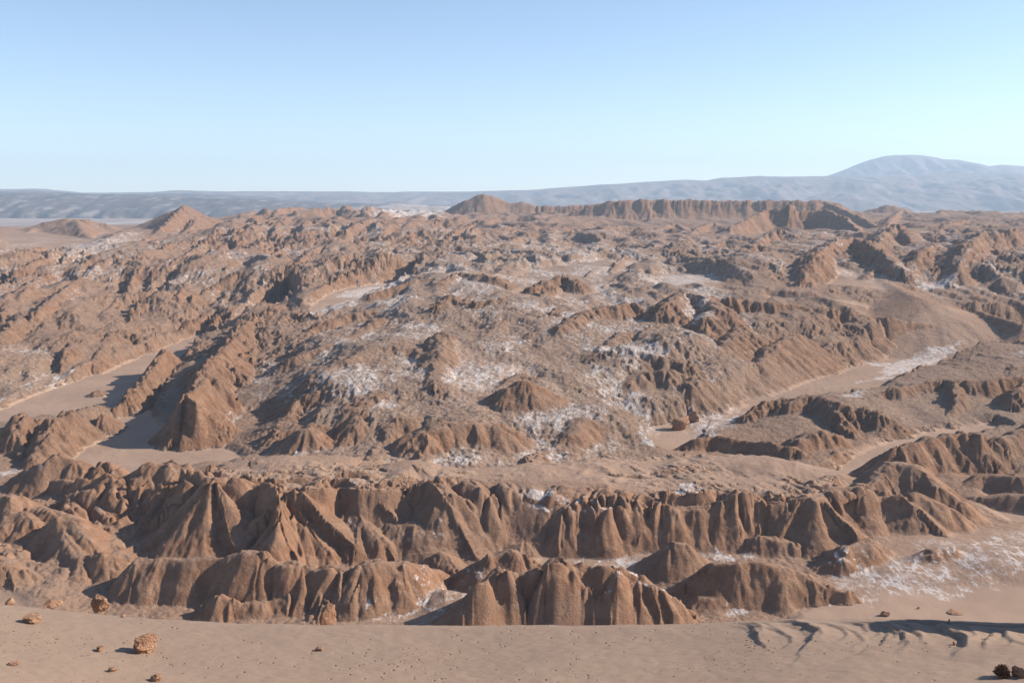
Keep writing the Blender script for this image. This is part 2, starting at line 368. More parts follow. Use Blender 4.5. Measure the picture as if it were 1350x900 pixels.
# rocks standing in the flat
# mounds close behind the dune
ridge([(612,822,2),(626,790,8),(632,776,10.5),(645,762,11),(663,752,12)], (3,2,.5), (3,2,.7), .3)
ridge([(663,755,12),(676,754,11),(700,757,11),(722,748,13),(745,744,13.5),(770,748,13),(790,750,12.5),(815,757,11.5)], (3,3,.5), (4,3,.6), .6)
ridge([(745,744,13.5),(775,770,10),(800,790,6),(815,810,3)], (2,2,.5), (5,2,.6), .5)
ridge([(815,757,11.5),(840,766,10),(868,778,8),(885,790,5.5),(902,806,2)], (2,2,.5), (2,2,.6), .8)
ridge([(815,757,11.5),(835,775,8.5),(858,795,4.5)], (1,2,.5), (1,2,.6), .7)
ridge([(600,768,1),(620,748,5),(650,732,8),(675,728,8.5),(688,732,8),(697,748,4),(702,756,2)], (1,2,.5), (2,2,.6), .6)
ridge([(650,735,7.5),(635,752,5),(622,770,2)], (1,2,.5), (1,2,.6), .6)
ridge([(870,750,2.5),(885,722,8),(892,716,9),(902,717,9),(920,732,6),(935,742,3.5)], (2,2,.5), (2,2,.6), .5)
ridge([(927,762,6),(945,745,9.5),(975,741,10.5),(1005,741,10.5),(1035,750,9),(1065,760,7.5),(1090,772,6),(1112,782,4.5),(1122,800,1)], (2,3,.45), (5,2,.5), 1.0)
ridge([(1035,750,9),(1065,765,6.5),(1095,790,2)], (1,2,.5), (1,2,.6), .6)
ridge([(955,715,2),(1000,707,5.5),(1040,715,4.5),(1050,722,3)], (1,2,.5), (2,2,.6), .6)
ridge([(1090,735,3),(1120,720,6.5),(1150,715,6.5),(1180,735,3),(1195,745,1)], (1,2,.5), (1,2,.5), .8)
ridge([(1060,755,1),(1110,738,4),(1130,745,3)], (1,2,.5), (1,2,.5), 1.0)
ridge([(1195,740,3),(1230,725,5.5),(1255,722,5.5),(1270,735,3)], (1,2,.5), (1,2,.5), 1.0)
ridge([(915,800,.8),(930,790,3),(950,790,3),(962,802,1)], (1,1,.5), (1,1,.5), .8)
# long low ridge in front of the great cliff
ridge([(176,748,6),(184,740,8),(215,735,9),(240,738,8.5),(272,733,9.5),(292,737,9),(323,727,11.5),(340,728,11.5),(350,738,10),(367,743,9),(400,750,8.5),(450,753,8)], (2,3,.6), (2,3,.75), .8)
ridge([(290,737,9),(282,760,5),(275,785,1)], (1,2,.6), (3,2,.7), .4)
ridge([(400,750,8.5),(398,765,6.5),(385,785,3.5),(345,793,3),(317,795,3),(303,790,4),(290,786,4.5),(268,802,2),(250,815,0)], (1.5,1.5,.7), (1.5,1.5,.7), .5)
ridge([(367,745,8.5),(352,762,5.5),(336,778,3)], (1,2,.6), (1,2,.7), .6)
ridge([(450,753,8),(435,770,5.5),(425,790,3),(415,815,1)], (1,2,.6), (2,2,.7), .6)
ridge([(450,753,8),(475,747,9),(500,740,9.5),(528,740,9),(545,752,5.5),(560,765,2)], (1,2,.6), (1,2,.6), .8)
ridge([(485,748,8.5),(478,768,6),(480,790,2.5),(470,805,1)], (1,2,.6), (2,2,.6), 1.0)
ridge([(505,745,8.5),(505,765,5.5),(515,785,1.5)], (1,2,.6), (2,2,.6), 1.0)
ridge([(535,742,8),(555,745,6.5),(575,752,4)], (1,2,.6), (2,2,.6), .8)
ridge([(555,800,1),(585,780,3.5),(620,785,2.5),(640,800,0)], (.5,2,.4), (.5,2,.4), 2.0, warm=.2, smooth=.6)
ridge([(560,738,1.5),(585,730,4),(600,748,2)], (1,2,.6), (1,2,.6), .6)
# left foreground badlands
ridge([(-60,640,8),(0,662,11),(14,653,13),(24,655,12.5),(40,668,10)], (1,2,.6), (1,2,.7), .5)
ridge([(14,655,13),(10,690,8),(4,730,2)], (1,2,.6), (1,2,.7), .6)
ridge([(14,676,9.5),(30,677,10),(42,685,9),(52,692,7)], (1,2,.6), (1,2,.7), .5)
ridge([(30,677,10),(25,700,6.5),(12,735,1.5)], (1,2,.6), (1,2,.7), .6)
ridge([(40,668,9),(62,672,10),(80,682,8.5)], (1,2,.6), (1,2,.7), .7)
ridge([(70,690,9),(82,680,11),(95,686,10.5),(112,705,8),(130,724,4.5)], (1,2,.5), (1,2,.7), .6)
ridge([(82,682,11),(85,705,8),(78,735,4),(70,765,1)], (1,2,.6), (3,2,.7), .6)
ridge([(85,705,8),(105,735,5),(100,760,3),(90,790,0)], (1,2,.6), (1,2,.7), .6)
ridge([(92,655,8),(94,670,8),(110,690,5)], (1,2,.6), (2,2,.7), .5)
ridge([(92,655,9),(105,650,10),(125,645,11),(150,632,13),(165,640,12)], (1,2,.6), (2,2,.6), .6)
ridge([(152,634,13),(160,660,9),(158,685,5)], (1,2,.6), (1,2,.6), .6)
ridge([(135,670,7),(146,682,6.5),(140,705,3)], (1,2,.6), (1,2,.6), .6)
ridge([(108,735,5),(135,731,6.5),(150,738,5.5),(167,748,3.5)], (1,2,.6), (1,2,.7), .4)
ridge([(135,731,6.5),(140,750,4),(142,765,2)], (1,2,.6), (1,2,.7), .4)
ridge([(18,740,2),(27,727,4.5),(33,735,3.5)], (1,1,.6), (1,1,.7), .4)
ridge([(-40,720,7),(0,742,7.5),(25,752,5.5),(48,772,1)], (1,2,.5), (3,2,.6), .6, warm=.6)
ridge([(30,625,8),(55,610,13),(68,607,13)], (1,2,.6), (1,2,.6), .8, warm=.3)
ridge([(68,605,14),(76,600,15),(98,610,13),(124,620,10.5)], (1,2,.6), (1,2,.6), .5)
ridge([(124,618,11),(138,611,13),(150,620,11)], (1,2,.6), (1,2,.6), .8)
ridge([(60,632,8),(100,636,10),(160,628,13),(190,622,14)], (1,2,.5), (3,2,.6), .6)
ridge([(185,628,13),(205,613,16.5),(222,611,17),(240,617,16),(250,630,13)], (1,2,.6), (1,2,.5), .8)
ridge([(205,613,16.5),(200,630,13.5),(185,640,11)], (0,2,.5), (1,2,.6), 1.)
ridge([(170,635,12),(183,632,13),(195,645,11),(175,670,7)], (0,2,.5), (1,2,.6), .8)
ridge([(198,660,9),(217,652,11.5),(226,664,9),(222,675,6.5)], (1,2,.5), (1,2,.7), .5)
ridge([(190,648,11),(235,642,14),(250,645,13),(245,660,9)], (0,2,.4), (3,2,.7), .6)
ridge([(250,640,15),(272,641,15),(283,653,12.5)], (1,2,.5), (3,2,.6), .6)
ridge([(255,626,16),(270,624,17),(283,637,18)], (1,2,.5), (2,2,.6), 1.0)
ridge([(150,682,4),(180,690,4),(195,684,5)], (1,2,.5), (1,2,.7), .5)
# dome behind the plateau and low rolls on it
for q in [[(280,612,15),(320,616,17)],[(330,612,17.5),(370,604,19),(430,604,18),(470,612,16)],[(520,625,16),(540,612,18),(562,618,16.5)],
          [(570,622,16),(650,622,15.5)],[(655,625,15),(700,616,16),(730,620,15)],[(735,618,15),(790,612,15),(830,616,14)],[(850,612,14),(940,606,15),(1010,606,15),(1070,618,13)],
          [(700,632,15),(780,633,14.5),(830,640,13.5)],[(860,640,13),(920,630,14),(1000,635,13.5)]]:
    ridge(q, (.5,4,.12), (.5,4,.12), 6, 1.5, warm=.7, smooth=.75)
for q in [[(990,612,15),(1020,625,13),(1045,640,10)],[(1020,612,15),(1055,622,13),(1085,640,10)],[(1050,612,14.5),(1090,625,12)]]:
    ridge(q, (.5,3,.2), (.5,3,.2), 3, 1.5, warm=.7, smooth=.6)
# left basin: teeth and pinnacles
ridge([(232,560,10),(236,530,18),(245,521,20),(258,533,18),(275,550,12),(300,572,5)], (12,2.5,.8), (12,2.5,.8), .2)
ridge([(245,521,20),(262,510,19),(275,497,20),(290,500,19)], (7,3,.7), (5,3,.6), .4)
ridge([(255,512,15),(272,480,19),(285,470,19.5),(300,455,20),(318,430,21),(335,420,21.5),(350,425,19),(370,440,14)], (7,3,.7), (2,4,.45), .5)
ridge([(258,505,12),(266,484,17),(280,476,16)], (3,2,.7), (2,2,.6), .4)
ridge([(318,430,20),(330,450,14),(345,470,9)], (1,2,.5), (1,2,.5), .8)
ridge([(285,470,19.5),(310,490,13),(330,510,8)], (1,2,.5), (1,2,.5), .8)
ridge([(262,535,16),(290,548,10),(315,566,4)], (2,2,.6), (3,2,.7), .6)
ridge([(150,545,3),(165,525,8),(190,500,11),(205,480,13),(218,462,15),(224,468,12),(228,480,8)], (2,1.5,.9), (2,2,.8), .5)
ridge([(120,562,4),(134,548,8),(142,550,6),(155,560,2)], (1,1.5,.6), (1,1.5,.6), .5)
ridge([(112,522,1),(128,514,4),(130,522,1)], (1,1.5,.6), (1,1.5,.6), .4)
ridge([(30,600,3),(20,570,9),(30,545,11),(45,555,8)], (2,2,.6), (2,2,.6), .6)
ridge([(45,608,4),(60,575,9),(72,552,12),(90,545,12),(98,560,8)], (2,2,.6), (2,2,.55), .8, warm=.6)
ridge([(90,548,10),(115,538,8),(130,535,5)], (1,2,.4), (1,2,.4), 1, warm=.3)
ridge([(278,432,6),(286,414,12),(292,425,7)], (2,2,.8), (2,2,.8), .4)
ridge([(372,422,16),(382,404,21),(390,415,18),(402,425,14)], (2,2,.6), (2,2,.5), .6)
ridge([(240,468,3),(250,462,6),(256,470,3)], (1,2,.6), (1,2,.6), .4)
# left hills: teeth above the basin
CLL = [ # crest lines of the left hills (photograph pixels), rise in metres
 ([(30,425),(49,408),(75,388),(94,374),(113,361),(125,357)], 13), ([(60,425),(70,408),(83,395),(92,390)], 9),
 ([(165,378),(175,364),(184,354),(190,350)], 13), ([(196,372),(203,360),(225,347),(257,328),(280,314),(300,304)], 12),
 ([(165,352),(185,343),(205,332),(227,321),(250,307),(268,298)], 10), ([(120,372),(140,360),(160,350),(180,340)], 6),
 ([(258,392),(272,380),(296,370),(306,364),(336,357),(351,350),(380,338)], 7), ([(275,420),(289,410),(303,403),(320,396)], 7),
 ([(335,425),(351,414),(365,403),(380,395)], 8), ([(395,398),(408,388),(425,377),(447,366)], 7), ([(430,372),(460,360),(500,350),(540,343)], 6),
 ([(-20,455),(0,440),(24,420),(32,424)], 11), ([(40,437),(50,420),(60,414),(72,424)], 9), ([(80,478),(86,462),(95,452),(104,460)], 7),
 ([(122,470),(136,452),(148,438),(165,436),(185,440)], 9), ([(118,478),(128,464),(134,470)], 5), ([(0,402),(15,388),(40,372),(60,362),(80,352)], 12),
 ([(0,370),(20,358),(45,344),(70,335)], 12), ([(0,345),(25,332),(55,322)], 10), ([(70,350),(90,338),(110,330),(130,325)], 9), ([(130,345),(150,335),(175,322),(195,312)], 9),
 ([(200,395),(215,382),(225,374),(236,368)], 8), ([(225,398),(237,385),(246,372),(255,366)], 10), ([(245,402),(256,390),(262,384)], 7), ([(165,428),(176,412),(186,402),(195,398)], 8),
 ([(205,425),(212,415),(222,408)], 5), ([(240,432),(250,424),(262,418)], 4), ([(100,405),(118,392),(128,386)], 7), ([(20,452),(45,440),(60,434)], 5),
 ([(300,345),(320,330),(345,318),(370,308)], 10), ([(340,345),(365,332),(390,320),(420,308)], 10), ([(385,345),(410,330),(440,318),(470,305)], 10), ([(430,340),(455,328),(480,318),(510,308)], 9),
 ([(480,338),(510,325),(540,316),(570,306)], 9), ([(310,318),(330,306),(350,298),(372,290)], 14), ([(360,318),(385,304),(405,296),(425,288)], 14), ([(410,318),(432,305),(455,295),(480,286)], 14),
 ([(465,315),(490,302),(515,292),(540,286)], 14), ([(520,318),(545,305),(575,294),(605,284)], 14), ([(580,318),(600,305),(630,294),(660,284)], 13), ([(560,340),(585,325),(610,315),(650,303)], 8),
 ([(640,315),(670,302),(700,292),(730,284)], 12), ([(700,318),(730,304),(760,295),(800,286)], 10),
]
for q, rs in CLL: crest(q, rs*.95, (3, 4, .85), (1.5, 4, .5), .6, 1.5, warp=2)
# far left mound and the pyramid peak
def ridgeD(pts, D, back, front, r0=2, k=2, **kw):
    ridge([(a, b, (D if len(q) == 0 else q[0]), 0) for a, b, *q in pts], back, front, r0, k, **kw)
ridgeD([(-20,305),(30,302),(60,293),(88,288),(110,289),(135,294),(155,301)], 1750, (2,8,.4), (2,8,.3), 6, 4, warp=4, smooth=.5)
ridgeD([(45,300),(28,312,1600),(15,325,1450)], 1700, (2,5,.5), (2,5,.4), 4, 3, warp=3, smooth=.3)
ridgeD([(100,290),(110,305,1550),(125,318,1400)], 1700, (2,5,.5), (2,5,.4), 5, 3, warp=3, smooth=.3)
ridgeD([(205,300,1750),(220,288,1800),(232,280),(243,271),(252,276),(262,281),(280,288,1950),(320,291,2000)], 1850, (3,6,.5), (4,6,.42), 2, 3, warp=2)
ridgeD([(243,271),(225,290,1650),(200,312,1400),(180,325,1250)], 1850, (3,6,.5), (3,6,.5), 2, 3, warp=2)
ridgeD([(262,281),(250,300,1600),(225,322,1300)], 1900, (3,6,.4), (3,6,.5), 2, 3, warp=2)
ridgeD([(300,300,1700),(270,322,1300),(240,345,1050)], 1700, (3,6,.35), (3,6,.4), 2, 3, warp=2)
# skyline
for D, q in [(2500,[(310,284),(335,286),(375,279),(392,281),(412,284),(430,281),(455,279),(480,281),(505,280),(530,284),(560,284),(585,280)]),
             (2600,[(585,282),(600,271),(612,264),(624,260),(632,257),(638,255),(646,258),(660,264),(675,268),(690,266),(706,272),(740,271),(765,270),(800,269)]),
             (2300,[(760,276),(795,268),(812,264),(850,263),(900,263.5),(960,264),(1000,264),(1040,264),(1075,264)]),
             (2400,[(1020,272),(1050,267),(1072,264),(1088,264),(1105,268),(1122,276),(1140,283),(1160,288)]),
             (2900,[(1140,278),(1155,274),(1168,270),(1180,271),(1196,275),(1212,284)]),
             (2800,[(1225,284),(1240,276),(1262,277),(1290,277),(1310,281),(1330,280),(1400,278)])]:
    ridgeD(q, D, (5,10,.45), ((16,8,.55) if D == 2300 else (6,10,.6)), 3, 4, warp=4, warm=.8)
# dark ridges on the right
ridgeD([(960,302,1500),(983,290,1600),(1010,277),(1040,271),(1057,279),(1087,276),(1113,287,1600),(1133,305,1450),(1147,322,1250)], 1680, (5,8,.5), (8,8,.85), 3, 4, warp=3)
ridgeD([(1088,266,2350),(1130,284,2000),(1170,305,1600),(1200,322,1350),(1215,335,1150)], 2350, (4,8,.4), (5,8,.7), 3, 3, warp=3)
ridgeD([(970,340,1050),(1000,325),(1030,322),(1055,330)], 1150, (3,6,.5), (3,6,.6), 2, 3, warp=2)
ridgeD([(1060,348),(1075,342),(1110,350),(1160,368,820),(1210,392,700)], 930, (1,5,.3), (1,5,.3), 3, 3, warp=1.5, smooth=.7)
ridgeD([(940,362),(975,346),(1000,350),(1040,362,850)], 900, (2,4,.5), (2,4,.5), 1.5, 2, warp=1)
ridgeD([(885,350),(905,337),(925,335),(935,343)], 980, (3,4,.6), (3,4,.6), 1.5, 2, warp=1)
ridgeD([(850,352),(864,343),(872,350)], 980, (3,4,.6), (3,4,.6), 1, 2, warp=1)
ridgeD([(820,330),(870,322),(910,320),(945,330)], 1200, (2,8,.3), (2,8,.3), 5, 4, warp=2, smooth=.6)
ridgeD([(1062,372),(1080,366),(1085,375)], 800, (3,2,.5), (3,2,.5), 1, 1, warp=.5)
ridgeD([(1238,403,720),(1252,398),(1275,404),(1300,413,680),(1350,427,640)], 740, (2,5,.3), (3,5,.4), 1, 2, warp=1, smooth=.4)
ridgeD([(960,395),(1000,398),(1045,402),(1070,408),(1100,409),(1130,415),(1160,418),(1200,424),(1240,431)], 655, (2,4,.3), (5,4,.4), 1, 2, warp=2)
ridgeD([(1180,388),(1200,398),(1215,392)], 780, (2,4,.4), (2,4,.5), 1, 2, warp=1, warm=.3)
# massif features
M = lambda q, b=(1.0,2.5,.4), f=(1.5,2.5,.4), r=1.5, w_=.4: ridge([(a, b_, max(c-(2 if c < 30 else 1), 1.5)) for a, b_, c in q], b, f, r, 1.5, warm=w_)
M([(650,530,17),(672,512,22),(692,502,25),(705,508,23),(722,525,18),(740,545,12)])
M([(672,512,22),(660,520,19),(640,524,17)])
M([(580,372,40),(605,360,43),(650,364,43),(668,370,39)], r=2)
M([(485,390,31),(520,378,36),(550,368,40),(585,364,42)])
M([(575,405,33),(595,390,37),(612,400,34)]); M([(630,400,35),(660,396,36),(680,405,33)])
M([(560,480,24),(580,465,28),(582,440,30)], f=(2,2,.5)); M([(455,475,25),(490,458,28),(530,455,28),(570,470,25)])
M([(390,470,20),(430,455,24),(470,440,26),(500,420,28)]); M([(395,445,19),(430,425,25),(470,412,28),(520,400,30)])
M([(380,500,15),(410,485,20),(450,480,22)]); M([(370,545,9),(400,520,14),(440,505,19)])
M([(380,585,8),(405,565,14),(425,580,10),(440,600,5)]); M([(350,600,4),(385,575,9)])
M([(450,590,8),(470,560,14),(480,530,18),(500,520,19)]); M([(550,600,8),(560,570,15),(590,555,17),(650,560,16),(670,590,9)], r=3)
M([(780,470,23),(820,455,28),(860,465,25),(900,480,21)]); M([(880,400,36),(900,385,38),(930,390,37),(950,410,32)])
M([(930,420,30),(945,400,33),(952,395,34)]); M([(700,380,36),(740,365,40),(760,372,38)]); M([(740,430,31),(775,410,33),(830,400,35)])
M([(830,505,16),(850,490,19),(880,488,20),(910,505,14),(925,525,6)]); M([(905,510,12),(925,500,13),(940,515,9),(950,530,4)])
M([(755,570,12),(770,550,15),(790,560,12),(800,590,6)]); M([(1000,480,15),(1020,455,20),(1050,440,23)])
M([(1010,500,9),(1030,470,14),(1060,455,17)]); M([(940,480,18),(960,450,23),(980,430,26)])

CLM = [([(535,392),(540,384),(555,372),(570,364)], 6), ([(548,395),(560,385),(590,370),(615,365)], 5), ([(615,395),(625,386),(645,374),(664,366)], 5), ([(575,404),(590,394),(610,390)], 5),
 ([(420,500),(432,488),(455,470),(484,457),(516,456),(540,462)], 6), ([(572,500),(575,485),(565,465),(572,448),(600,442)], 6), ([(428,424),(440,413),(458,404),(480,398)], 6),
 ([(805,356),(812,346),(828,336),(850,332)], 7), ([(772,364),(780,356),(795,351)], 4), ([(796,376),(812,368),(832,365),(850,368)], 4), ([(862,398),(872,390),(898,379),(910,384)], 6),
 ([(898,424),(908,412),(925,402),(940,394),(950,398)], 8), ([(912,432),(925,424),(940,420)], 4), ([(780,470),(790,461),(805,450),(818,440),(840,435)], 6), ([(708,396),(718,386),(736,374),(760,370)], 6),
 ([(724,418),(735,408),(755,398)], 4), ([(760,425),(775,415),(790,408)], 4), ([(500,600),(506,585),(512,560),(525,550),(540,546)], 5), ([(552,618),(556,600),(562,578),(575,566),(600,562),(640,566)], 5), ([(486,622),(492,605),(497,590),(515,585)], 4),
 ([(820,512),(828,500),(842,490),(860,490),(882,498)], 6), ([(902,516),(908,505),(920,498),(935,502)], 6), ([(740,592),(746,578),(756,556),(770,552)], 5), ([(698,614),(706,600),(720,592)], 4), ([(752,602),(760,585),(775,570)], 4),
 ([(450,560),(460,540),(475,525),(495,515)], 5), ([(395,520),(410,500),(425,485),(445,475)], 7), ([(370,560),(385,540),(400,525),(420,512)], 7), ([(350,585),(370,568),(390,560)], 6), ([(385,590),(400,570),(412,560),(425,565)], 6),
 ([(385,462),(400,445),(420,430),(440,420)], 7), ([(400,475),(420,455),(445,440),(465,432)], 6), ([(655,510),(670,500),(690,494),(705,497)], 4), ([(640,440),(660,425),(690,415)], 5), ([(690,450),(705,438),(730,430)], 4),
 ([(840,450),(855,435),(880,425),(900,422)], 5), ([(950,470),(960,455),(975,445),(990,440)], 6), ([(985,495),(1000,475),(1015,460),(1030,450)], 6), ([(1035,485),(1045,468),(1060,455)], 5), ([(1070,478),(1080,462),(1095,450)], 5), ([(960,435),(975,420),(995,410)], 6), ([(1005,430),(1010,418),(1025,410)], 6),
 ([(1105,470),(1118,455),(1130,446)], 4), ([(1140,462),(1150,450),(1160,442)], 4), ([(620,345),(650,335),(690,325),(720,322)], 7), ([(680,355),(710,345),(750,335)], 6), ([(830,500),(850,478),(880,470)], 5)]
for q, rs in CLM: crest(q, rs*.55, (2, 2.5, .75), (.8, 3, .26), 1.2, 2, warp=2.5, warm=.35)
CLR = [([(985,325),(1005,312),(1030,305),(1050,308)], 14), ([(925,335),(945,322),(965,315),(985,318)], 10), ([(1060,352),(1075,335),(1100,318),(1127,314),(1153,325),(1185,340)], 20), ([(1150,320),(1165,305),(1185,298),(1200,305)], 22),
 ([(1200,345),(1215,330),(1235,322),(1250,330)], 16), ([(1262,340),(1275,322),(1293,310),(1327,307),(1350,304),(1420,300)], 26), ([(1180,345),(1195,338),(1205,342)], 8), ([(1225,362),(1240,352),(1262,348),(1290,352),(1320,350)], 9), ([(1300,372),(1320,360),(1360,356)], 9),
 ([(1160,300),(1175,288),(1190,276),(1205,282)], 22), ([(1230,305),(1250,295),(1280,290),(1300,296)], 18), ([(1140,360),(1160,350),(1180,348)], 7), ([(1195,384),(1203,377),(1212,380)], 5), ([(800,318),(815,306),(835,300),(850,304)], 12), ([(850,312),(870,300),(890,294),(905,300)], 14), ([(905,312),(920,300),(940,294),(960,300)], 14), ([(880,335),(895,322),(910,318)], 8)]
for q, rs in CLR: crest(q, rs*.85, (3, 10, .35), (5, 8, .62), 2.5, 3, warp=4, warm=.6)

# ------------------------------------------------------------------ salt crust patches
SALTS = [ # outline, height/distance, soft, strength
 ([(845,575),(838,562),(850,548),(880,542),(920,532),(915,545),(880,552),(855,560),(852,575),(865,592),(850,588)], 2, 1.5, 1),
 ([(905,560),(960,535),(985,545),(960,570),(930,582),(910,572)], 1.5, 4, .75),
 ([(780,465),(830,455),(885,462),(880,472),(800,475)], 20, 3, .9), ([(635,455),(660,448),(690,448),(690,456),(650,458)], 22, 3, .8),
 ([(755,458),(790,455),(800,468),(770,465)], 20, 3, .8),([(900,380),(940,395),(945,425),(915,435),(895,415)], 30, 5, .8),
 ([(480,378),(545,364),(548,370),(500,382),(450,392),(440,388)], 23, 5, .9), ([(430,405),(460,394),(480,396),(450,408),(410,420),(400,415)], 23, 5, .9),
 ([(285,404),(330,388),(372,378),(390,382),(340,402),(300,420)], 22, 8, .65), ([(370,372),(420,352),(440,350),(425,368),(390,380)], 27, 8, .6),
 ([(300,560),(285,552),(292,540),(318,548),(312,570)], 3, 2, .9), ([(325,500),(340,480),(360,470),(370,490),(340,510)], 8, 3, .7), ([(320,545),(345,500),(400,430),(415,425),(390,460),(345,530)], 8, 4, .5),
 ([(70,498),(95,488),(100,490),(85,500),(60,508)], 1, 1.5, 1), ([(0,620),(30,612),(20,632),(-20,640)], 2, 2, .8), ([(35,615),(65,605),(72,625),(30,635)], 10, 2, .5),
 ([(155,620),(185,615),(190,622),(160,628)], 6, 2, .7), ([(120,635),(155,625),(150,640)],9,2,.5), ([(108,670),(150,660),(148,680),(128,690)], 7, 2, .4),([(30,690),(55,690),(50,700)],8,1.5,.6),([(0,750),(0,742),(40,760),(10,770)],4,2,.6),
 ([(60,345),(90,322),(150,310),(190,295),(185,310),(150,335),(100,345)], 1300, 15, .8),
 ([(680,650),(690,645),(760,652),(830,653),(850,658),(800,662),(710,658)], 14, 1, .9), ([(880,655),(900,645),(935,650),(925,665),(900,662)], 12, 2, .9),([(600,648),(615,645),(640,655),(625,660)],14,2,.35),
 ([(460,668),(474,672),(470,690),(455,685)], 9, 1, .7), ([(570,690),(585,692),(590,705),(572,702)], 7, 1, .7),([(480,650),(530,640),(520,655),(490,660)],14,2,.3),
 ([(470,808),(520,790),(600,775),(650,772),(640,800),(600,822),(480,822)], 0, 3, .6), ([(490,800),(540,775),(620,765),(660,770),(620,800),(560,815)], 1, 3, .65), ([(480,815),(520,805),(600,812),(640,822),(480,826)], 0, 2, .45),
 ([(690,750),(760,738),(930,740),(945,760),(1000,735),(940,728),(860,735)], 1, 3, .8), ([(700,740),(780,735),(930,738),(940,750),(860,750),(720,752)], 0, 3, .6), ([(820,720),(860,705),(930,715),(900,735),(840,730)], 2, 2, .45),
 ([(790,815),(830,795),(870,800),(900,820),(780,826)], 2, 2, .7), ([(935,815),(960,797),(1000,808),(980,818)], 1, 2, .8), ([(980,800),(1010,785),(1040,800),(1010,810)], 1, 3, .4),
 ([(1070,790),(1130,740),(1220,715),(1400,690),(1400,760),(1250,782),(1130,798)], 3, 4, .62), ([(1060,765),(1120,745),(1200,755),(1270,740),(1350,715),(1350,745),(1260,770),(1200,780),(1130,795),(1100,785)], 2, 5, .75), ([(1190,725),(1260,712),(1350,700),(1350,712),(1240,735)], 3, 4, .6),
 ([(955,690),(1000,695),(990,715),(940,730),(930,715)], 3, 2, .4),
 ([(1150,480),(1200,468),(1270,450),(1260,465),(1230,480),(1180,500),(1130,505),(1160,490)], 1.5, 4, .9), ([(1105,522),(1140,515),(1130,525)], 1.5, 2, .8),([(1300,470),(1350,462),(1400,470),(1350,482)],4,4,.6),
 ([(1120,560),(1180,540),(1200,550),(1130,575)], .5, 4, .4), ([(1200,378),(1215,370),(1290,374),(1260,380)], 700, 6, 1),
 ([(860,375),(870,360),(940,358),(955,368),(900,378)], 850, 8, .85), ([(770,368),(830,372),(840,378),(780,382)], 850, 8, .7), ([(1090,380),(1170,380),(1200,395),(1120,390)],860,8,.3),
 ([(790,350),(870,352),(860,342),(800,345)],1000,10,.5),([(690,325),(780,318),(860,325),(780,332)],1300,14,.6),([(1130,350),(1200,352),(1230,368),(1180,365)],900,10,.6),
 ([(560,368),(600,362),(650,366),(620,372)], 40, 3, .6),([(480,285),(520,272),(590,282),(585,288)],3000,30,1),
]
for pts, h, soft, v in SALTS:
    if np.mean([q[1] for q in pts]) < 600: h = 999
    mark(SALT, pts, h, soft*1.3, v*.72, soft*2.4)
patch = .5+.5*sstep(-.15, .35, fbm((X+.2*Y)/34, Y/60, 3, 610))
SALT = np.maximum(SALT, ROUGH*.56*patch)
SALT = np.maximum(SALT, .46*patch*sstep(700, 900, R2)*(1-sstep(1400, 2200, R2)))

# ------------------------------------------------------------------ gullies: waves across the slope, octave on octave
def grads(Z):
    zr = np.gradient(Z, RR, axis=0); zt = np.gradient(Z, TH, axis=1)/R2
    s, c = np.sin(T2), np.cos(T2)
    return (zr*s+zt*c).astype(f32), (zr*c-zt*s).astype(f32)
def gully(x, y, gx, gy, wl, seed):
    m = np.sqrt(gx*gx+gy*gy)+1e-5
    nx, ny = -gy/m, gx/m
    px = x/(wl*1.35); py = y/(wl*1.35)
    cx = np.floor(px); cy = np.floor(py)
    C = 0; S = 0; W = 0
    for i in (-1, 0, 1):
        for j in (-1, 0, 1):
            kx = (cx+i).astype(np.int32); ky = (cy+j).astype(np.int32)
            vx = px-(cx+i+.5)-(hsh(kx, ky, seed)-.5)*.8; vy = py-(cy+j+.5)-(hsh(kx, ky, seed+9)-.5)*.8
            w_ = np.clip(1-(vx*vx+vy*vy)/1.9, 0, 1); w_ = w_*w_*w_
            ph = (vx*nx+vy*ny)*f32(6.2832*1.35)+6.28*hsh(kx, ky, seed+5)*0
            C = C+w_*np.cos(ph); S = S+w_*np.sin(ph); W = W+w_
    C /= W; S /= W
    q = np.sqrt(C*C+S*S)+.15
    return (C/q).astype(f32), np.clip(q, 0, 1)
print('erosion')
ero = np.clip(1-(SMOOTH*.8-PLT*.15)*(1-.9*((PLT > .01)&(PLT < .86))), .12, 1)*(1-FLAT*.3)
for wl, am in ((46, .13), (22, .16), (11, .16), (5.6, .15), (2.9, .13), (1.5, .11)):
    gx, gy = grads(Z)
    sl = np.sqrt(gx*gx+gy*gy)
    k = sstep(1.6, 3.0, wl/CELL)
    k = k*(.35+1.0*sstep(-.35, .45, fbm(X/(wl*5), Y/(wl*5), 2, int(wl)+400)))
    k = k*(1-.4*ROUGH*(wl > 8))
    if wl > 30: k = k*sstep(600, 1200, R2)
    elif wl > 15: k = k*sstep(380, 700, R2)
    elif wl > 8: k = k*(1.1-.05*sstep(310, 420, R2))
    else: k = k*((.38 if wl > 5 else .18)+(.62 if wl > 5 else .82)*sstep(310, 420, R2))
    g, q = gully(X, Y, gx, gy, wl, int(wl*10))
    rd = 2*np.sqrt(.5+.5*g+.03)-1; g = np.where(R2 < 420, rd, .5*rd+.5*g)        # sharp channels, rounded spurs
    sl_ = np.clip(sl, 0, 1.1)*sstep(.04, .28, sl)
    Z = Z + (am*wl*sl_*g*k*ero*(1+.35*ROUGH*(wl < 8))).astype(f32)
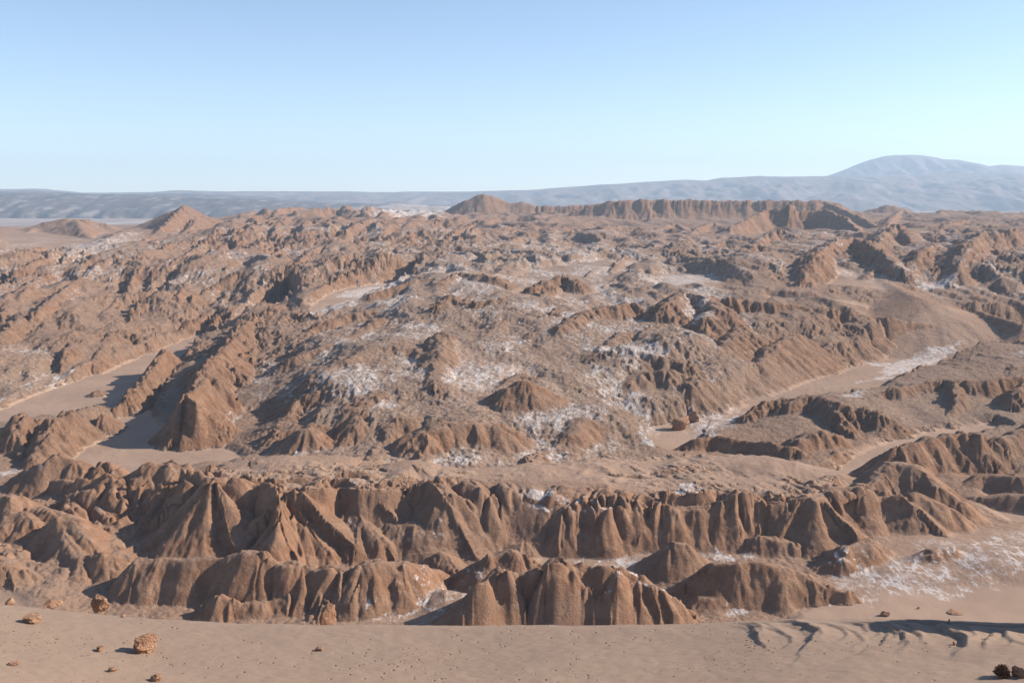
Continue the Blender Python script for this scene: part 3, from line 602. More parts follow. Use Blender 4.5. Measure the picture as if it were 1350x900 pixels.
# crust lumps and general small relief
print('crust')
k1 = sstep(1.5, 3, 3.2/CELL); k2 = sstep(1.5, 3, 1.6/CELL); k0 = sstep(1.5, 3, 9/CELL)
lump = lambda s, sd_: (1-2*np.abs(perlin(X/s, Y/s, sd_)))
ns = (1-FLAT*.93)*(1-SMOOTH*.8)
Z = Z + ROUGH*(0.45*lump(8, 71)*k0+.34*lump(3.4, 72)*k1+.2*lump(1.6, 73)*k2)*(1-FLAT)
Z = Z + ns*(.5*fbm(X/9, Y/9, 3, 75)*k0+.16*lump(2.4, 76)*k1+.12*perlin(X/1.2, Y/1.2, 77)*k2)
Z = Z + (1-FLAT*.8)*SMOOTH*.25*fbm(X/14, Y/8, 3, 79)
Z = Z + far*2.5*ns*fbm(X/25, Y/25, 3, 78)
# low ledges where the strata crop out on the flats
Z = Z + .10*perlin(X/6, Y/6, 90)*FLAT

gx, gy = grads(Z); SL = np.sqrt(gx*gx+gy*gy)
SALT *= 1-np.where(R2 < 430, .85, .35)*sstep(.6, 1.1, SL)
SAND = SAND*(1-sstep(.45, .75, SL))
WARM = np.clip(WARM+.8*(1-ROUGH)*(1-sstep(400, 480, R2))+.5*far+.5*(1-ROUGH)*(R2 > 500)*sstep(500, 600, R2), 0, 1)

# ------------------------------------------------------------------ materials
class NT:
    def __init__(s, name):
        s.m = bpy.data.materials.new(name); s.m.use_nodes = True; s.t = s.m.node_tree; s.t.nodes.clear()
        s.o = s.t.nodes.new('ShaderNodeOutputMaterial'); s.b = s.t.nodes.new('ShaderNodeBsdfPrincipled')
        s.t.links.new(s.b.outputs[0], s.o.inputs[0]); s.b.inputs['Roughness'].default_value = .95
        s.b.inputs['Specular IOR Level'].default_value = .12
        s.geo = s.t.nodes.new('ShaderNodeNewGeometry')
    def n(s, ty, **kw):
        nd = s.t.nodes.new(ty)
        for k, v in kw.items(): setattr(nd, k, v)
        return nd
    def put(s, sock, v):
        if hasattr(v, 'links') or isinstance(v, bpy.types.NodeSocket): s.t.links.new(v, sock)
        else: sock.default_value = v
    def math(s, op, a, b=0.0, clamp=False):
        nd = s.n('ShaderNodeMath', operation=op); nd.use_clamp = clamp
        s.put(nd.inputs[0], a); s.put(nd.inputs[1], b); return nd.outputs[0]
    def mix(s, f, a, b):
        nd = s.n('ShaderNodeMix', data_type='RGBA'); s.put(nd.inputs[0], f)
        for q, v in ((6, a), (7, b)): s.put(nd.inputs[q], v if not isinstance(v, tuple) else (*v, 1))
        return nd.outputs[2]
    def noise(s, scale, detail=4, rough=.55, stretch=(1, 1, 1), ty='FBM'):
        mp = s.n('ShaderNodeMapping'); mp.inputs['Scale'].default_value = [scale*q for q in stretch]
        s.t.links.new(s.geo.outputs['Position'], mp.inputs[0])
        nd = s.n('ShaderNodeTexNoise'); nd.noise_type = ty
        nd.inputs['Scale'].default_value = 1; nd.inputs['Detail'].default_value = detail; nd.inputs['Roughness'].default_value = rough
        s.t.links.new(mp.outputs[0], nd.inputs['Vector']); return nd.outputs[0]
    def step(s, v, a, b):
        nd = s.n('ShaderNodeMapRange', interpolation_type='SMOOTHSTEP'); s.put(nd.inputs[0], v)
        nd.inputs[1].default_value = a; nd.inputs[2].default_value = b; return nd.outputs[0]
    def attr(s, name):
        nd = s.n('ShaderNodeAttribute'); nd.attribute_name = name; return nd.outputs['Fac']
    def bump(s, h, strength, dist, prev=None):
        nd = s.n('ShaderNodeBump'); nd.inputs['Strength'].default_value = strength; nd.inputs['Distance'].default_value = dist
        s.put(nd.inputs['Height'], h)
        if prev is not None: s.put(nd.inputs['Normal'], prev)
        return nd.outputs[0]

def ground_material():
    t = NT('badlands_ground')
    big = t.noise(.035, 4); mid = t.noise(.22, 5, .6); fine = t.noise(1.6, 5, .65); band = t.noise(1.0, 3, .5, (0.014, 0.014, 0.374))
    rock = t.mix(t.step(mid, .3, .7), (.166, .095, .061), (.262, .160, .106))
    rock = t.mix(t.math('MULTIPLY', t.step(band, .45, .62), .4), rock, (.190, .098, .058))
    rock = t.mix(t.math('MULTIPLY', t.step(big, .42, .62), .35), rock, (.165, .118, .090))
    grey = t.mix(t.step(mid, .35, .65), (0.185, 0.124, 0.090), (0.240, 0.172, 0.130))
    c = t.mix(t.attr('warm'), grey, rock)
    c = t.mix(t.math('MULTIPLY', t.step(fine, .52, .75), .25), c, (0.286, 0.204, 0.150))
    c = t.mix(t.math('MULTIPLY', t.step(fine, .48, .28), .35), c, (0.116, 0.071, 0.051))
    sand = t.mix(t.step(big, .35, .65), (0.255, 0.180, 0.136), (0.292, 0.207, 0.155))
    nz = t.n('ShaderNodeSeparateXYZ'); t.t.links.new(t.geo.outputs['True Normal'], nz.inputs[0])
    flat = t.step(nz.outputs[2], .80, .97)
    c = t.mix(t.math('MULTIPLY', flat, .45), c, sand)          # dust settles on the flatter ground
    c = t.mix(t.attr('sand'), c, sand)
    sn = t.noise(.45, 8, .72, (1, .5, 1)); sn2 = t.noise(3.0, 4, .6)
    vn = t.noise(.11, 6, .62, (1, .35, 1)); ve = t.step(t.math('ABSOLUTE', t.math('SUBTRACT', vn, .5)), .03, .004)
    sa = t.math('ADD', t.attr('salt'), t.math('MULTIPLY', t.math('MULTIPLY', ve, .30), t.step(t.attr('salt'), .1, .4)))
    th = t.math('SUBTRACT', 1.02, sa)
    sn3 = t.noise(1.5, 6, .7, (1, .45, 1)); v = t.math('ADD', t.math('ADD', t.math('MULTIPLY', sn, .5), t.math('MULTIPLY', sn3, .35)), t.math('MULTIPLY', sn2, .15))
    v = t.math('SUBTRACT', v, t.math('ADD', .30, t.math('MULTIPLY', th, .36)))
    sm = t.step(v, -.03, .15)
    c = t.mix(t.math('MULTIPLY', sm, .86), c, (.48, .445, .43))
    hs = t.n('ShaderNodeHueSaturation'); hs.inputs['Value'].default_value = 1.14; hs.inputs['Saturation'].default_value = 1.03; t.put(hs.inputs['Color'], c)
    t.put(t.b.inputs['Base Color'], hs.outputs[0])
    rk = t.math('MULTIPLY', t.math('SUBTRACT', 1.0, t.math('MULTIPLY', t.attr('sand'), .85)), t.attr('crust'))
    h0 = t.noise(.28, 5, .62)
    h1 = t.noise(.8, 7, .68); h2 = t.noise(3.5, 4, .6)
    st = t.noise(1.0, 4, .6, (.16, .16, 1.1))
    hh = t.math('MULTIPLY', t.math('ADD', t.math('ADD', h1, t.math('MULTIPLY', t.math('MULTIPLY', h0, t.attr('crust')), 1.6)), t.math('ADD', t.math('MULTIPLY', h2, .4), t.math('MULTIPLY', st, .3))), rk)
    t.put(t.b.inputs['Normal'], t.bump(hh, .9, 1.3))
    return t.m
MG = ground_material()

# ------------------------------------------------------------------ mesh building
def grid_mesh(name, X, Y, Z, mask=None, attrs=None, mat=None, normals=True):
    R, C = Z.shape
    idx = np.arange(R*C, dtype=np.int32).reshape(R, C)
    a = idx[:-1, :-1]; b = idx[:-1, 1:]; c = idx[1:, 1:]; d = idx[1:, :-1]
    q = np.stack([a, b, c, d], -1)
    q = q[mask] if mask is not None else q.reshape(-1, 4)
    use = np.unique(q); lut = np.zeros(R*C, np.int32); lut[use] = np.arange(len(use)); q = lut[q]
    V = np.stack([X.ravel()[use], Y.ravel()[use], Z.ravel()[use]], -1).astype(f32)
    me = bpy.data.meshes.new(name); n = len(q)
    me.vertices.add(len(V)); me.vertices.foreach_set('co', V.ravel())
    me.loops.add(n*4); me.loops.foreach_set('vertex_index', q.ravel().astype(np.int32))
    me.polygons.add(n); me.polygons.foreach_set('loop_start', np.arange(0, n*4, 4, dtype=np.int32))
    me.polygons.foreach_set('loop_total', np.full(n, 4, np.int32))
    me.polygons.foreach_set('use_smooth', np.ones(n, bool))
    me.update()
    for k, A in (attrs or {}).items():
        at = me.attributes.new(k, 'FLOAT', 'POINT'); at.data.foreach_set('value', A.ravel()[use].astype(f32))
    ob = bpy.data.objects.new(name, me); sc.collection.objects.link(ob)
    if mat: me.materials.append(mat)
    return ob
print('mesh')
AT = dict(sand=SAND, salt=SALT, warm=WARM, crust=np.clip(.42+.58*sstep(330, 430, R2), 0, 1))
FQ = (FLAT[:-1, :-1]+FLAT[1:, 1:]) > 1.2
NQ = (R2[:-1, :-1] < 338) & ~FQ
for nm, mk in (('badlands_hills', ~FQ & ~NQ), ('near_badlands_ridges', NQ), ('sand_flats', FQ)):
    ob = grid_mesh(nm, X, Y, Z, mk, AT, MG); ob['kind'] = 'structure'
#@@REST
# ------------------------------------------------------------------ the dune in the foreground
def lin(name, ramp): pass
DR = rows([(3, 50, 30, 0), (50, 58, 20, 0), (58, 92, 230, 0), (92, 200, 40, 0)])
DT = np.linspace(math.radians(-36), math.radians(36), 640).astype(f32)
dR, dT = np.meshgrid(DR, DT, indexing='ij'); DX = dR*np.sin(dT); DY = dR*np.cos(dT)
CREST = [(-300,770),(0,793),(60,799),(130,806),(200,812),(300,817),(430,820.5),(620,821),(780,820),(900,819),(960,816.5),(1040,813),(1100,812),(1190,812),(1350,812),(1700,815)]
cpts = []
for px, py in CREST:
    cpts.append(PD(px, py, 79-.004*(px-600)*(px > 600)))
cth = [math.atan2(a, b) for a, b, c in cpts]
cr = np.interp(DT, cth, [math.hypot(a, b) for a, b, c in cpts]); cz = np.interp(DT, cth, [c for a, b, c in cpts])
ker = np.hanning(31); ker /= ker.sum()
cr = np.convolve(np.pad(cr, 15, 'edge'), ker, 'valid'); cz = np.convolve(np.pad(cz, 15, 'edge'), ker, 'valid')
dd = dR-cr[None, :]
GR = .13
front = cz[None, :]-GR*dd                                     # towards the viewer the sand rises gently
near = 98.2-dR*.45
front = smax(front, near-12+12*sstep(40, 5, dR)*1.0, 2.0)
back = cz[None, :]-.62*np.maximum(dd, 0)-GR*np.minimum(dd, 0)*0
DZ = np.where(dd < 0, front, back)
DZ = np.where(dd > 0, smax(DZ, np.full_like(DZ, -3), .5), DZ)
DZ -= .25*np.exp(-(dd/1.2)**2)
DZ += .16*fbm(DX/9, DY/5, 3, 201)+.05*fbm(DX/2.2, DY/1.2, 3, 202)*(dR < 90)*sstep(-28, -45, DX)+.03*fbm(DX/1.8, DY/1.1, 3, 204)*(dR < 90)+.02*perlin(DX/.9, DY/.6, 203)*(dR < 90)
# slump scarps on the right: crescents of broken sand, high side behind
def dP(px, py):
    j = int(np.argmin(np.abs(np.tan(DT)-(px-675)/F_PX/ray(px, py)[1])))
    # march along the view line down to the smooth sand
    x, y, z = ray(px, py); t = np.linspace(45, 90, 900)
    hx, hy, hz = x*t, y*t, CAMZ+z*t
    th = np.arctan2(hx, hy); rr = np.hypot(hx, hy)
    c = np.interp(th, cth, [c_ for a, b, c_ in cpts]); r0 = np.interp(th, cth, [math.hypot(a, b) for a, b, c_ in cpts])
    g = c-GR*np.minimum(rr-r0, 0)
    k = np.argmax(hz < g); return float(hx[k]), float(hy[k]), float(g[k])
def dune_z(x, y):
    r = math.hypot(x, y); th = math.atan2(x, y)
    i = min(max(np.searchsorted(DR, r)-1, 0), len(DR)-2); j = min(max(np.searchsorted(DT, th)-1, 0), len(DT)-2)
    u = (r-DR[i])/(DR[i+1]-DR[i]); v = (th-DT[j])/(DT[j+1]-DT[j])
    return float((DZ[i,j]*(1-v)+DZ[i,j+1]*v)*(1-u)+(DZ[i+1,j]*(1-v)+DZ[i+1,j+1]*v)*u)
jx = .35*fbm(DX/1.6, DY/1.6, 3, 210); jy = .22*fbm(DX/1.3, DY/1.3, 3, 211)
def scarp(pts, hs, back=3.0, taper=True, wob=1.3):
    global DZ
    hs = [h*.40 for h in hs]
    W = [dP(a, b)[:2] for a, b in pts]
    best = np.full(DX.shape, 1e9, f32); add = np.zeros(DX.shape, f32)
    x = DX+jx*wob; y = DY+jy*wob; n = len(W)-1
    for i in range(n):
        (ax, ay), (bx, by) = W[i], W[i+1]; ex, ey = bx-ax, by-ay; L2 = ex*ex+ey*ey+1e-9
        t = np.clip(((x-ax)*ex+(y-ay)*ey)/L2, 0, 1); d2 = (x-ax-t*ex)**2+(y-ay-t*ey)**2
        sgn = np.sign(ex*(y-ay)-ey*(x-ax)); d = np.sqrt(d2)*sgn
        h = hs[i]+(hs[i+1]-hs[i])*t
        p = np.where(d > 0, np.exp(-d/back), np.exp(-(d/.07)**2))*h
        m = d2 < best; best = np.where(m, d2, best); add = np.where(m, p, add)
    DZ = DZ+add
scarp([(975,822),(990,828),(997,838),(1004,850),(1012,857)], [0,.5,.7,.45,0], 1.6)
scarp([(985,819),(1010,823),(1024,832),(1035,840)], [0,.25,.25,0], 1.2)
scarp([(1015,819),(1045,822),(1062,829),(1076,837),(1068,848),(1052,864)], [.05,.5,.5,.8,.7,.2], 2.2)
scarp([(1100,819),(1140,826),(1170,830),(1172,836),(1166,845),(1160,852),(1125,864)], [0,.3,.5,.3,.6,.4,.1], 2.2)
scarp([(1150,820),(1185,825),(1205,835),(1213,843),(1215,850)], [.05,.4,.55,.5,.1], 1.6)
scarp([(1170,818),(1200,822),(1235,829),(1250,838),(1268,846),(1275,850),(1262,862),(1250,868)], [.1,.5,.9,.8,1.0,.9,.3,0], 2.4)
scarp([(1305,835),(1310,842),(1298,852),(1297,860)], [.1,.6,.5,0], 1.6)
scarp([(1325,847),(1340,852),(1360,855),(1400,856)], [0,.3,.4,.4], 2)
scarp([(1150,815),(1200,815.5),(1260,817),(1350,818),(1450,822)], [0,.5,.8,.8,.8], 2.5, wob=.4)
hx_ = sstep(42.6, 45.6, DX+.3*jx)*(1-.5*sstep(52, 70, DX)); hh_ = 3.0+7.5*sstep(70.0, 75.5, DY+2*jx)
DZ = DZ + hh_*hx_*sstep(70, 72.5, DY+jx)*(1-sstep(77.3, 80.5, DY))  # unseen off-frame bank, added to cast shade into the hollow
DZ = DZ - .8*sstep(27, 40, DX)*np.exp(-((DY-75.5)/2.0)**2)*(1-hx_)
for k in range(30):                                              # faint secondary cracks following the same curves
    ox = 940+k*15+random.uniform(-10, 10); oy = 818+random.uniform(0, 14); L = random.uniform(.5, 1.1); a_ = random.uniform(.2, .5)
    scarp([(ox, oy), (ox+30*L, oy+3*L), (ox+52*L, oy+10*L), (ox+60*L, oy+20*L), (ox+42*L, oy+32*L)], [0, a_*.6, a_, a_*.7, 0], random.uniform(.6, 1.4), wob=1.0)

def sand_material():
    t = NT('dune_sand')
    big = t.noise(.05, 3); mid = t.noise(.6, 4, .6); fine = t.noise(9, 3, .6)
    c = t.mix(t.step(big, .35, .65), (0.261, 0.188, 0.142), (0.287, 0.208, 0.155))
    c = t.mix(t.math('MULTIPLY', t.step(mid, .35, .7), .25), c, (0.297, 0.215, 0.158))
    c = t.mix(t.math('MULTIPLY', t.step(fine, .62, .75), .25), c, (0.165, 0.109, 0.079))
    t.put(t.b.inputs['Base Color'], c)
    # scattered footprints: shallow dents
    vo = t.n('ShaderNodeTexVoronoi'); vo.feature = 'F1'; vo.inputs['Scale'].default_value = 1.1; vo.inputs['Randomness'].default_value = 1
    t.t.links.new(t.geo.outputs['Position'], vo.inputs['Vector'])
    dent = t.step(vo.outputs['Distance'], .17, .06)
    gate = t.step(t.noise(.11, 3, .6), .50, .60)
    dent = t.math('MULTIPLY', dent, gate)
    rp = t.noise(1.3, 3, .5, (1, 2.2, 1))
    rw = t.noise(1.1, 4, .6, (.5, 3.0, 1)); n0 = t.bump(t.math('MULTIPLY', rw, t.step(t.noise(.09, 3, .6), .40, .62)), .5, .10)
    n1 = t.bump(rp, .45, .14, n0); n2 = t.bump(t.math('MULTIPLY', dent, -1.0), 1.0, .14, n1); n3 = t.bump(fine, .3, .02, n2)
    t.put(t.b.inputs['Normal'], n3)
    return t.m
MS = sand_material()
ob = grid_mesh('sand_dune', DX, DY, DZ, None, {}, MS); ob['kind'] = 'structure'

# ------------------------------------------------------------------ the far plain, the mesa country and the mountains
def strip(name, xs, ys, zf, mat, kind='structure'):
    XX, YY = np.meshgrid(xs, ys); ZZ = zf(XX.astype(f32), YY.astype(f32))
    o = grid_mesh(name, XX, YY, ZZ, None, {}, mat); o['kind'] = kind; return o
def far_material(name, c1, c2, c3, scale, pale=.5):
    t = NT(name); a = t.noise(scale, 6, .62, (1, .35, 1.5)); b = t.noise(scale*3, 6, .65, (1, .3, 2.5))
    c = t.mix(t.step(a, .38, .62), c1, c2); c = t.mix(t.math('MULTIPLY', t.step(b, .5, .64), pale), c, c3)
    t.put(t.b.inputs['Base Color'], c); return t.m
plain_m = far_material('salt_plain', (0.247, 0.188, 0.161), (0.315, 0.262, 0.236), (0.450, 0.420, 0.405), .0016, .6)
mesa_m = far_material('mesa_rock', (.06, .055, .06), (.10, .085, .085), (.30, .27, .25), .0045, .6)
mount_m = far_material('mountain_rock', (.12, .10, .095), (.16, .13, .12), (.24, .215, .20), .0022, .5)
strip('salt_plain', np.linspace(-15000, 15000, 160), np.concatenate([np.linspace(-300, 5000, 40), np.geomspace(5200, 16800, 60)]),
      lambda x, y: -8+3*fbm(x/900, y/900, 3, 301), plain_m)
def interp_sky(pts, D, seed, amp, wlx):
    """crest height along x at distance D from (px,py) pairs, plus small roughness"""
    W = [PD(a, b, D) for a, b in pts]; xs = [p[0] for p in W]; zs = [p[2] for p in W]
    return lambda x: np.interp(x, xs, zs)+amp*fbm(x/wlx, x*0+seed, 4, seed)
def range_obj(name, pts, D, depth_f, depth_b, mat, seed, amp, wlx, nx=500, ny=90, gull=1.0, pw=1.0, base=-12):
    cr_ = interp_sky(pts, D, seed, amp, wlx)
    xs = np.linspace(-D*.72, D*.72, nx); ys = np.linspace(D-depth_f, D+depth_b, ny)
    def zf(x, y):
        u = np.where(y < D, (D-y)/depth_f, (y-D)/depth_b)
        u = u+.10*gull*fbm(x/(depth_f*.22), y/(depth_f*.5), 4, seed+3, .55, True)*np.minimum(1, u*8)
        prof = np.clip(1-u, 0, 1)**pw
        z = base+(cr_(x)-base)*prof
        return z+gull*.06*(cr_(x)-base)*fbm(x/(depth_f*.10), y/(depth_f*.3), 4, seed+5, .55, True)*np.sin(np.clip(u, 0, 1)*3.14)
    return strip(name, xs, ys, zf, mat)
range_obj('mesa', [(-400,254),(0,256),(50,254),(75,257),(90,255),(130,256),(190,258),(230,260),(300,262),(345,263),(390,266),(470,268),(560,273),(640,277),(900,290),(1900,290)], 6200, 700, 1500, mesa_m, 11, 9, 200, 700, 80, 1.2, .5)
range_obj('salt_hill', [(-400,300),(400,300),(440,276),(470,273),(500,272),(515,268),(540,269),(565,271),(590,272),(620,276),(680,290),(1900,300)], 4800, 700, 900,
          far_material('salt_rock', (.28, .23, .20), (.36, .32, .30), (.48, .46, .45), .006, .8), 12, 3, 70, 700, 80, 1.5, .7)
range_obj('mesa_plateau', [(-400,250),(0,252),(55,252),(120,256),(250,255),(345,259),(430,266),(600,272),(900,288),(1900,290)], 8000, 900, 1200, mesa_m, 13, 6, 400, 500, 60, 1.0, .6)
range_obj('foothill_range', [(-400,251),(0,249),(60,249),(110,254),(200,253),(230,251),(300,252),(400,252),(520,253),(640,252),(705,250),(740,247),(800,243),(880,238),(905,237),(930,238),(950,234),(1000,232),(1040,233),(1090,232),(1200,230),(1350,227),(1900,222)], 11000, 3000, 1500, mount_m, 14, 8, 420, 700, 120, 2.4, .9)
range_obj('volcano', [(-400,262),(900,262),(1040,248),(1095,230),(1130,216),(1150,210),(1165,206),(1180,204),(1210,204),(1225,206),(1245,210),(1262,210),(1290,215),(1305,219),(1320,217),(1350,219),(1420,225),(1900,240)], 14000, 3000, 1500, mount_m, 15, 26, 700, 600, 120, 2.4, 1.0)

# ------------------------------------------------------------------ loose rocks
def rock_material():
    t = NT('orange_rock'); a = t.noise(1.4, 5, .6); b = t.noise(7, 4, .6)
    c = t.mix(t.step(a, .35, .65), (0.247, 0.131, 0.079), (0.338, 0.203, 0.131)); c = t.mix(t.math('MULTIPLY', t.step(b, .55, .7), .5), c, (0.413, 0.292, 0.210))
    c = t.mix(t.math('MULTIPLY', t.step(b, .45, .3), .6), c, (0.120, 0.068, 0.045))
    t.put(t.b.inputs['Base Color'], c); t.put(t.b.inputs['Normal'], t.bump(b, .8, .15)); return t.m
MR = rock_material()
import bmesh
from mathutils import noise as mn
def rock_mesh(name, sx, sy, sz, seed, sub=5, rough=.35, box=.5, freq=1.6):
    bm = bmesh.new(); bmesh.ops.create_icosphere(bm, subdivisions=sub, radius=1)
    o = Vector((seed*13.7, seed*5.1, seed*3.3)); rg = random.Random(seed)
    pl = []
    for k in range(14):
        n = Vector((rg.gauss(0, 1), rg.gauss(0, 1), rg.gauss(0, .8))).normalized(); pl.append((n, rg.uniform(.52, .85)))
    for v in bm.verts:
        p = v.co.copy(); m = max(abs(p.x), abs(p.y), abs(p.z)); q = p.lerp(p/m, box)
        for n, d in pl:                                            # broken faces
            e = q.dot(n)-d
            if e > 0: q -= n*e*(.9-.4*box)
        st = 1+.05*math.sin((q.z+.3*q.x)*9+seed)                   # bedding
        n1 = mn.fractal(p*freq*1.6+o, .8, 2.1, 6); cr = 1-abs(mn.noise(p*2.4+o))*2
        q *= st*(1+rough*(n1*.34-.30*max(cr-.6, 0)))
        v.co = Vector((q.x*sx, q.y*sy, q.z*sz))
    me = bpy.data.meshes.new(name); bm.to_mesh(me); bm.free(); me.materials.append(MR); return me
def rock(px, py, wpx, hpx, seed, label, cat='rock', group=None, name='rock', sub=4, D=None, **kw):
    """px,py = foot centre in the photograph; size in photo pixels at that distance"""
    if D is None: x, y, z = dP(px, py); z = dune_z(x, y)
    else: x, y, z = PD(px, py, D)
    k = math.hypot(x, y)/F_PX; sx = wpx*k/2; sz = hpx*k/2*1.1
    o = bpy.data.objects.new(name, rock_mesh(name, sx, sx*.8, sz, seed, sub, **kw)); sc.collection.objects.link(o)
    o.location = (x, y+sx*.4, z+sz*.55); o.rotation_euler = (0, 0, seed*.3)
    o['label'] = label; o['category'] = cat
    if group: o['group'] = group
    return o

rock(188, 860, 34, 27, 3, 'largest orange craggy boulder on the dune, standing alone at lower left', sub=5, rough=.42)
rock(41, 821, 28, 13, 5, 'low wedge of orange rock on the dune near the left edge', rough=.4, box=.2)
rock(131, 858, 13, 7, 8, 'small orange stone just left of the largest dune boulder', rough=.4)
rock(205, 898, 20, 9, 12, 'half buried orange stone below the largest boulder at the bottom edge', rough=.4)
rock(147, 886, 14, 6, 13, 'flat pale stone in the sand between the largest boulder and the bottom left corner', rough=.4, box=.2)
rock(420, 857, 11, 7, 21, 'small tan stone alone on the smooth middle of the dune', rough=.4)
rock(18, 878, 15, 6, 22, 'flat brown stone low on the dune at the left edge', rough=.4)
rock(162, 812, 8, 4, 23, 'tiny dark stone near the dune crest right of the wedge rock', rough=.4, sub=3)
rock(1258, 852, 5, 5, 24, 'small white stone below the widest dark scarp on the right', cat='stone', rough=.2, sub=3)
rock(1251, 826, 4, 8, 25, 'thin pale upright stone at the edge of the big shaded hollow', cat='stone', rough=.3, sub=3)
rock(1346, 893, 18, 16, 27, 'mottled pale rock cut by the right edge of the photo beside the dark bush', rough=.5)
rock(130, 806, 24, 27, 31, 'ragged orange pinnacle rock standing just behind the dune crest at left', D=86, sub=5, rough=.45)
rock(430, 822, 26, 28, 33, 'square orange block rock standing just behind the middle of the dune crest', D=84, sub=5, rough=.16, box=.9)
rock(68, 800, 26, 9, 35, 'rounded brown rock behind the dune crest left of the ragged pinnacle', D=88, rough=.25)
rock(12, 797, 14, 9, 36, 'small brown rock behind the dune crest at the left edge', D=90, rough=.3)
# rocks in the flats beyond the dune
def vz(x, y):
    r = math.hypot(x, y); th = math.atan2(x, y)
    return float(Z[min(np.searchsorted(RR, r), len(RR)-1), min(np.searchsorted(TH, th), len(TH)-1)])
def vrock(px, py, h, w_, hh, seed, label, **kw):
    x, y, z = P(px, py, h); z = vz(x, y); k = math.hypot(x, y)/F_PX
    o = bpy.data.objects.new('rock', rock_mesh('rock', w_*k/2, w_*k*.4, hh*k*.6, seed, 5, **kw)); sc.collection.objects.link(o)
    o.location = (x, y, z+hh*k*.4); o['label'] = label; o['category'] = 'rock'
vrock(897, 566, .5, 24, 17, 41, 'dark square block rock standing in the small sandy pan', rough=.16, box=.85)
vrock(913, 558, .5, 20, 15, 42, 'dark rounded block rock touching the square one in the sandy pan', rough=.2, box=.6)
vrock(1166, 811, 2.5, 14, 6, 44, 'dark red brown rock on the pink sand beyond the dune scarps', rough=.35, box=.2)
vrock(1211, 802, 2.5, 4, 3, 45, 'small dark stone on the pink sand right of the red brown rock', rough=.3)
vrock(1258, 807, 2.5, 24, 2.2, 46, 'long low dark ledge of rock on the pink sand above the shaded hollow', rough=.3, box=.2)
# the dry bush at the lower right
def bush(px, py, wpx, hpx):
    x, y, z = dP(px, py); z = dune_z(x, y); k = math.hypot(x, y)/F_PX; R = wpx*k/2; H = hpx*k
    e = bpy.data.objects.new('dry_bush', None); sc.collection.objects.link(e); e.location = (x, y+R*.5, z)
    e['label'] = 'dark reddish dry bush on the sand at the lower right corner'; e['category'] = 'bush'
    t = NT('dry_twigs'); t.put(t.b.inputs['Base Color'], t.mix(t.step(t.noise(6, 3), .4, .6), (.085, .042, .028), (.22, .11, .06)))
    for nm, n, w_, ln in (('stems', 260, .016, 1.0), ('leaves', 2600, .05, .10)):
        bm = bmesh.new()
        for i in range(n):
            a = random.uniform(0, 6.283); u = random.random()**.5; el = random.uniform(.15, 1.5)
            tip = Vector((math.cos(a)*math.cos(el)*R, math.sin(a)*math.cos(el)*R, math.sin(el)*H))*random.uniform(.75, 1.05)
            tip *= .8+.35*mn.noise(tip*1.5)
            if nm == 'stems': b0 = Vector((tip.x*.15, tip.y*.15, 0)); b1 = tip
            else:
                b0 = tip*random.uniform(.45, 1.0); b1 = b0+Vector((random.uniform(-1, 1), random.uniform(-1, 1), random.uniform(-.3, 1)))*ln*1.5
            sd_ = Vector((random.uniform(-1, 1), random.uniform(-1, 1), .3)).normalized()*w_
            v = [bm.verts.new(b0-sd_), bm.verts.new(b0+sd_), bm.verts.new(b1+sd_*.4), bm.verts.new(b1-sd_*.4)]
            bm.faces.new(v)
        me = bpy.data.meshes.new(nm); bm.to_mesh(me); bm.free(); me.materials.append(t.m)
        o = bpy.data.objects.new(nm, me); sc.collection.objects.link(o); o.parent = e
bush(1325, 894, 26, 17)
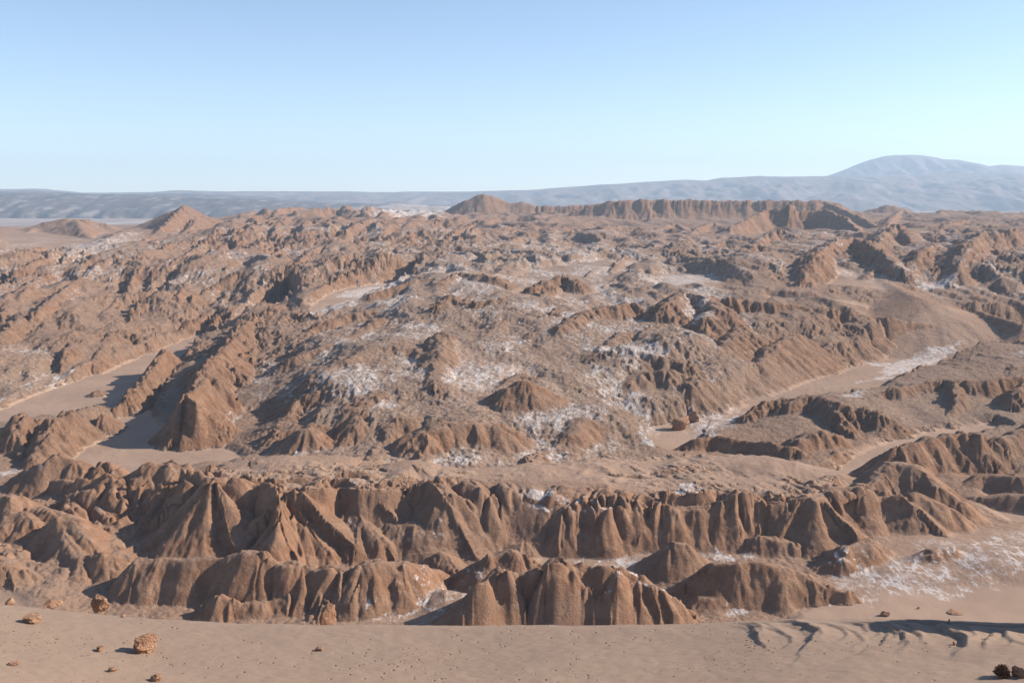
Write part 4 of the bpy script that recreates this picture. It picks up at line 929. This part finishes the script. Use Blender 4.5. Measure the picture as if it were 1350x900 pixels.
# pebbles strewn over the dune: nobody could count them
def pebbles():
    V = []; Fc = []
    clusters = [(20, 880, 60, 30), (150, 880, 90, 30), (60, 850, 60, 25), (590, 865, 60, 45), (580, 850, 110, 45), (960, 880, 50, 20), (1180, 870, 80, 20), (1000, 855, 40, 15)]
    for k in range(750):
        if k % 5 < 3:
            c = random.choice(clusters); px = random.gauss(c[0], c[2]*.6); py = random.gauss(c[1], c[3]*.5)
        else: px = random.uniform(-60, 1420); py = random.uniform(824, 935)
        if py < 826: continue
        a, b, g = ray(px, py); D = (CAMZ-67)/(-g/b); x = a/b*D; y = D
        if not (-60 < x < 60 and 50 < y < 76): continue
        r = random.choice([.03, .03, .04, .06])*random.uniform(.8, 1.5); z = dune_z(x, y); n0 = len(V)
        for q in ((1,0,.1),(0,1,.1),(-1,0,.1),(0,-1,.1),(.5,.5,.7),(-.4,.4,.8),(-.4,-.5,.6),(.5,-.4,.7)):
            V.append((x+q[0]*r*random.uniform(.7, 1.6), y+q[1]*r*random.uniform(.7, 1.2), z+(q[2]-.15)*r))
        for f in ((0,1,4),(1,5,4),(1,2,5),(2,6,5),(2,3,6),(3,7,6),(3,0,7),(0,4,7)): Fc.append([n0+i for i in f])
        Fc.append([n0+4, n0+5, n0+6, n0+7])
    me = bpy.data.meshes.new('pebbles'); me.from_pydata(V, [], Fc); me.materials.append(MR)
    o = bpy.data.objects.new('pebbles', me); sc.collection.objects.link(o); o['kind'] = 'stuff'
    o['label'] = 'small brown pebbles scattered over the dune sand'; o['category'] = 'pebbles'
pebbles()

# ------------------------------------------------------------------ the air
def haze():
    t = bpy.data.materials.new('haze'); t.use_nodes = True; n = t.node_tree; n.nodes.clear()
    o = n.nodes.new('ShaderNodeOutputMaterial'); v = n.nodes.new('ShaderNodeVolumePrincipled')
    v.inputs['Color'].default_value = (.60, .79, 1.0, 1); v.inputs['Density'].default_value = HAZE_DENSITY
    v.inputs['Anisotropy'].default_value = .1
    n.links.new(v.outputs[0], o.inputs['Volume'])
    bm = bmesh.new(); bmesh.ops.create_cube(bm, size=1)
    me = bpy.data.meshes.new('haze'); bm.to_mesh(me); bm.free(); me.materials.append(t)
    b = bpy.data.objects.new('haze', me); sc.collection.objects.link(b); b['kind'] = 'stuff'
    b['label'] = 'thin blue haze over the desert'; b['category'] = 'haze'
    b.location = (0, 8000, 800/2-30); b.scale = (31000, 18000, 800)
haze()
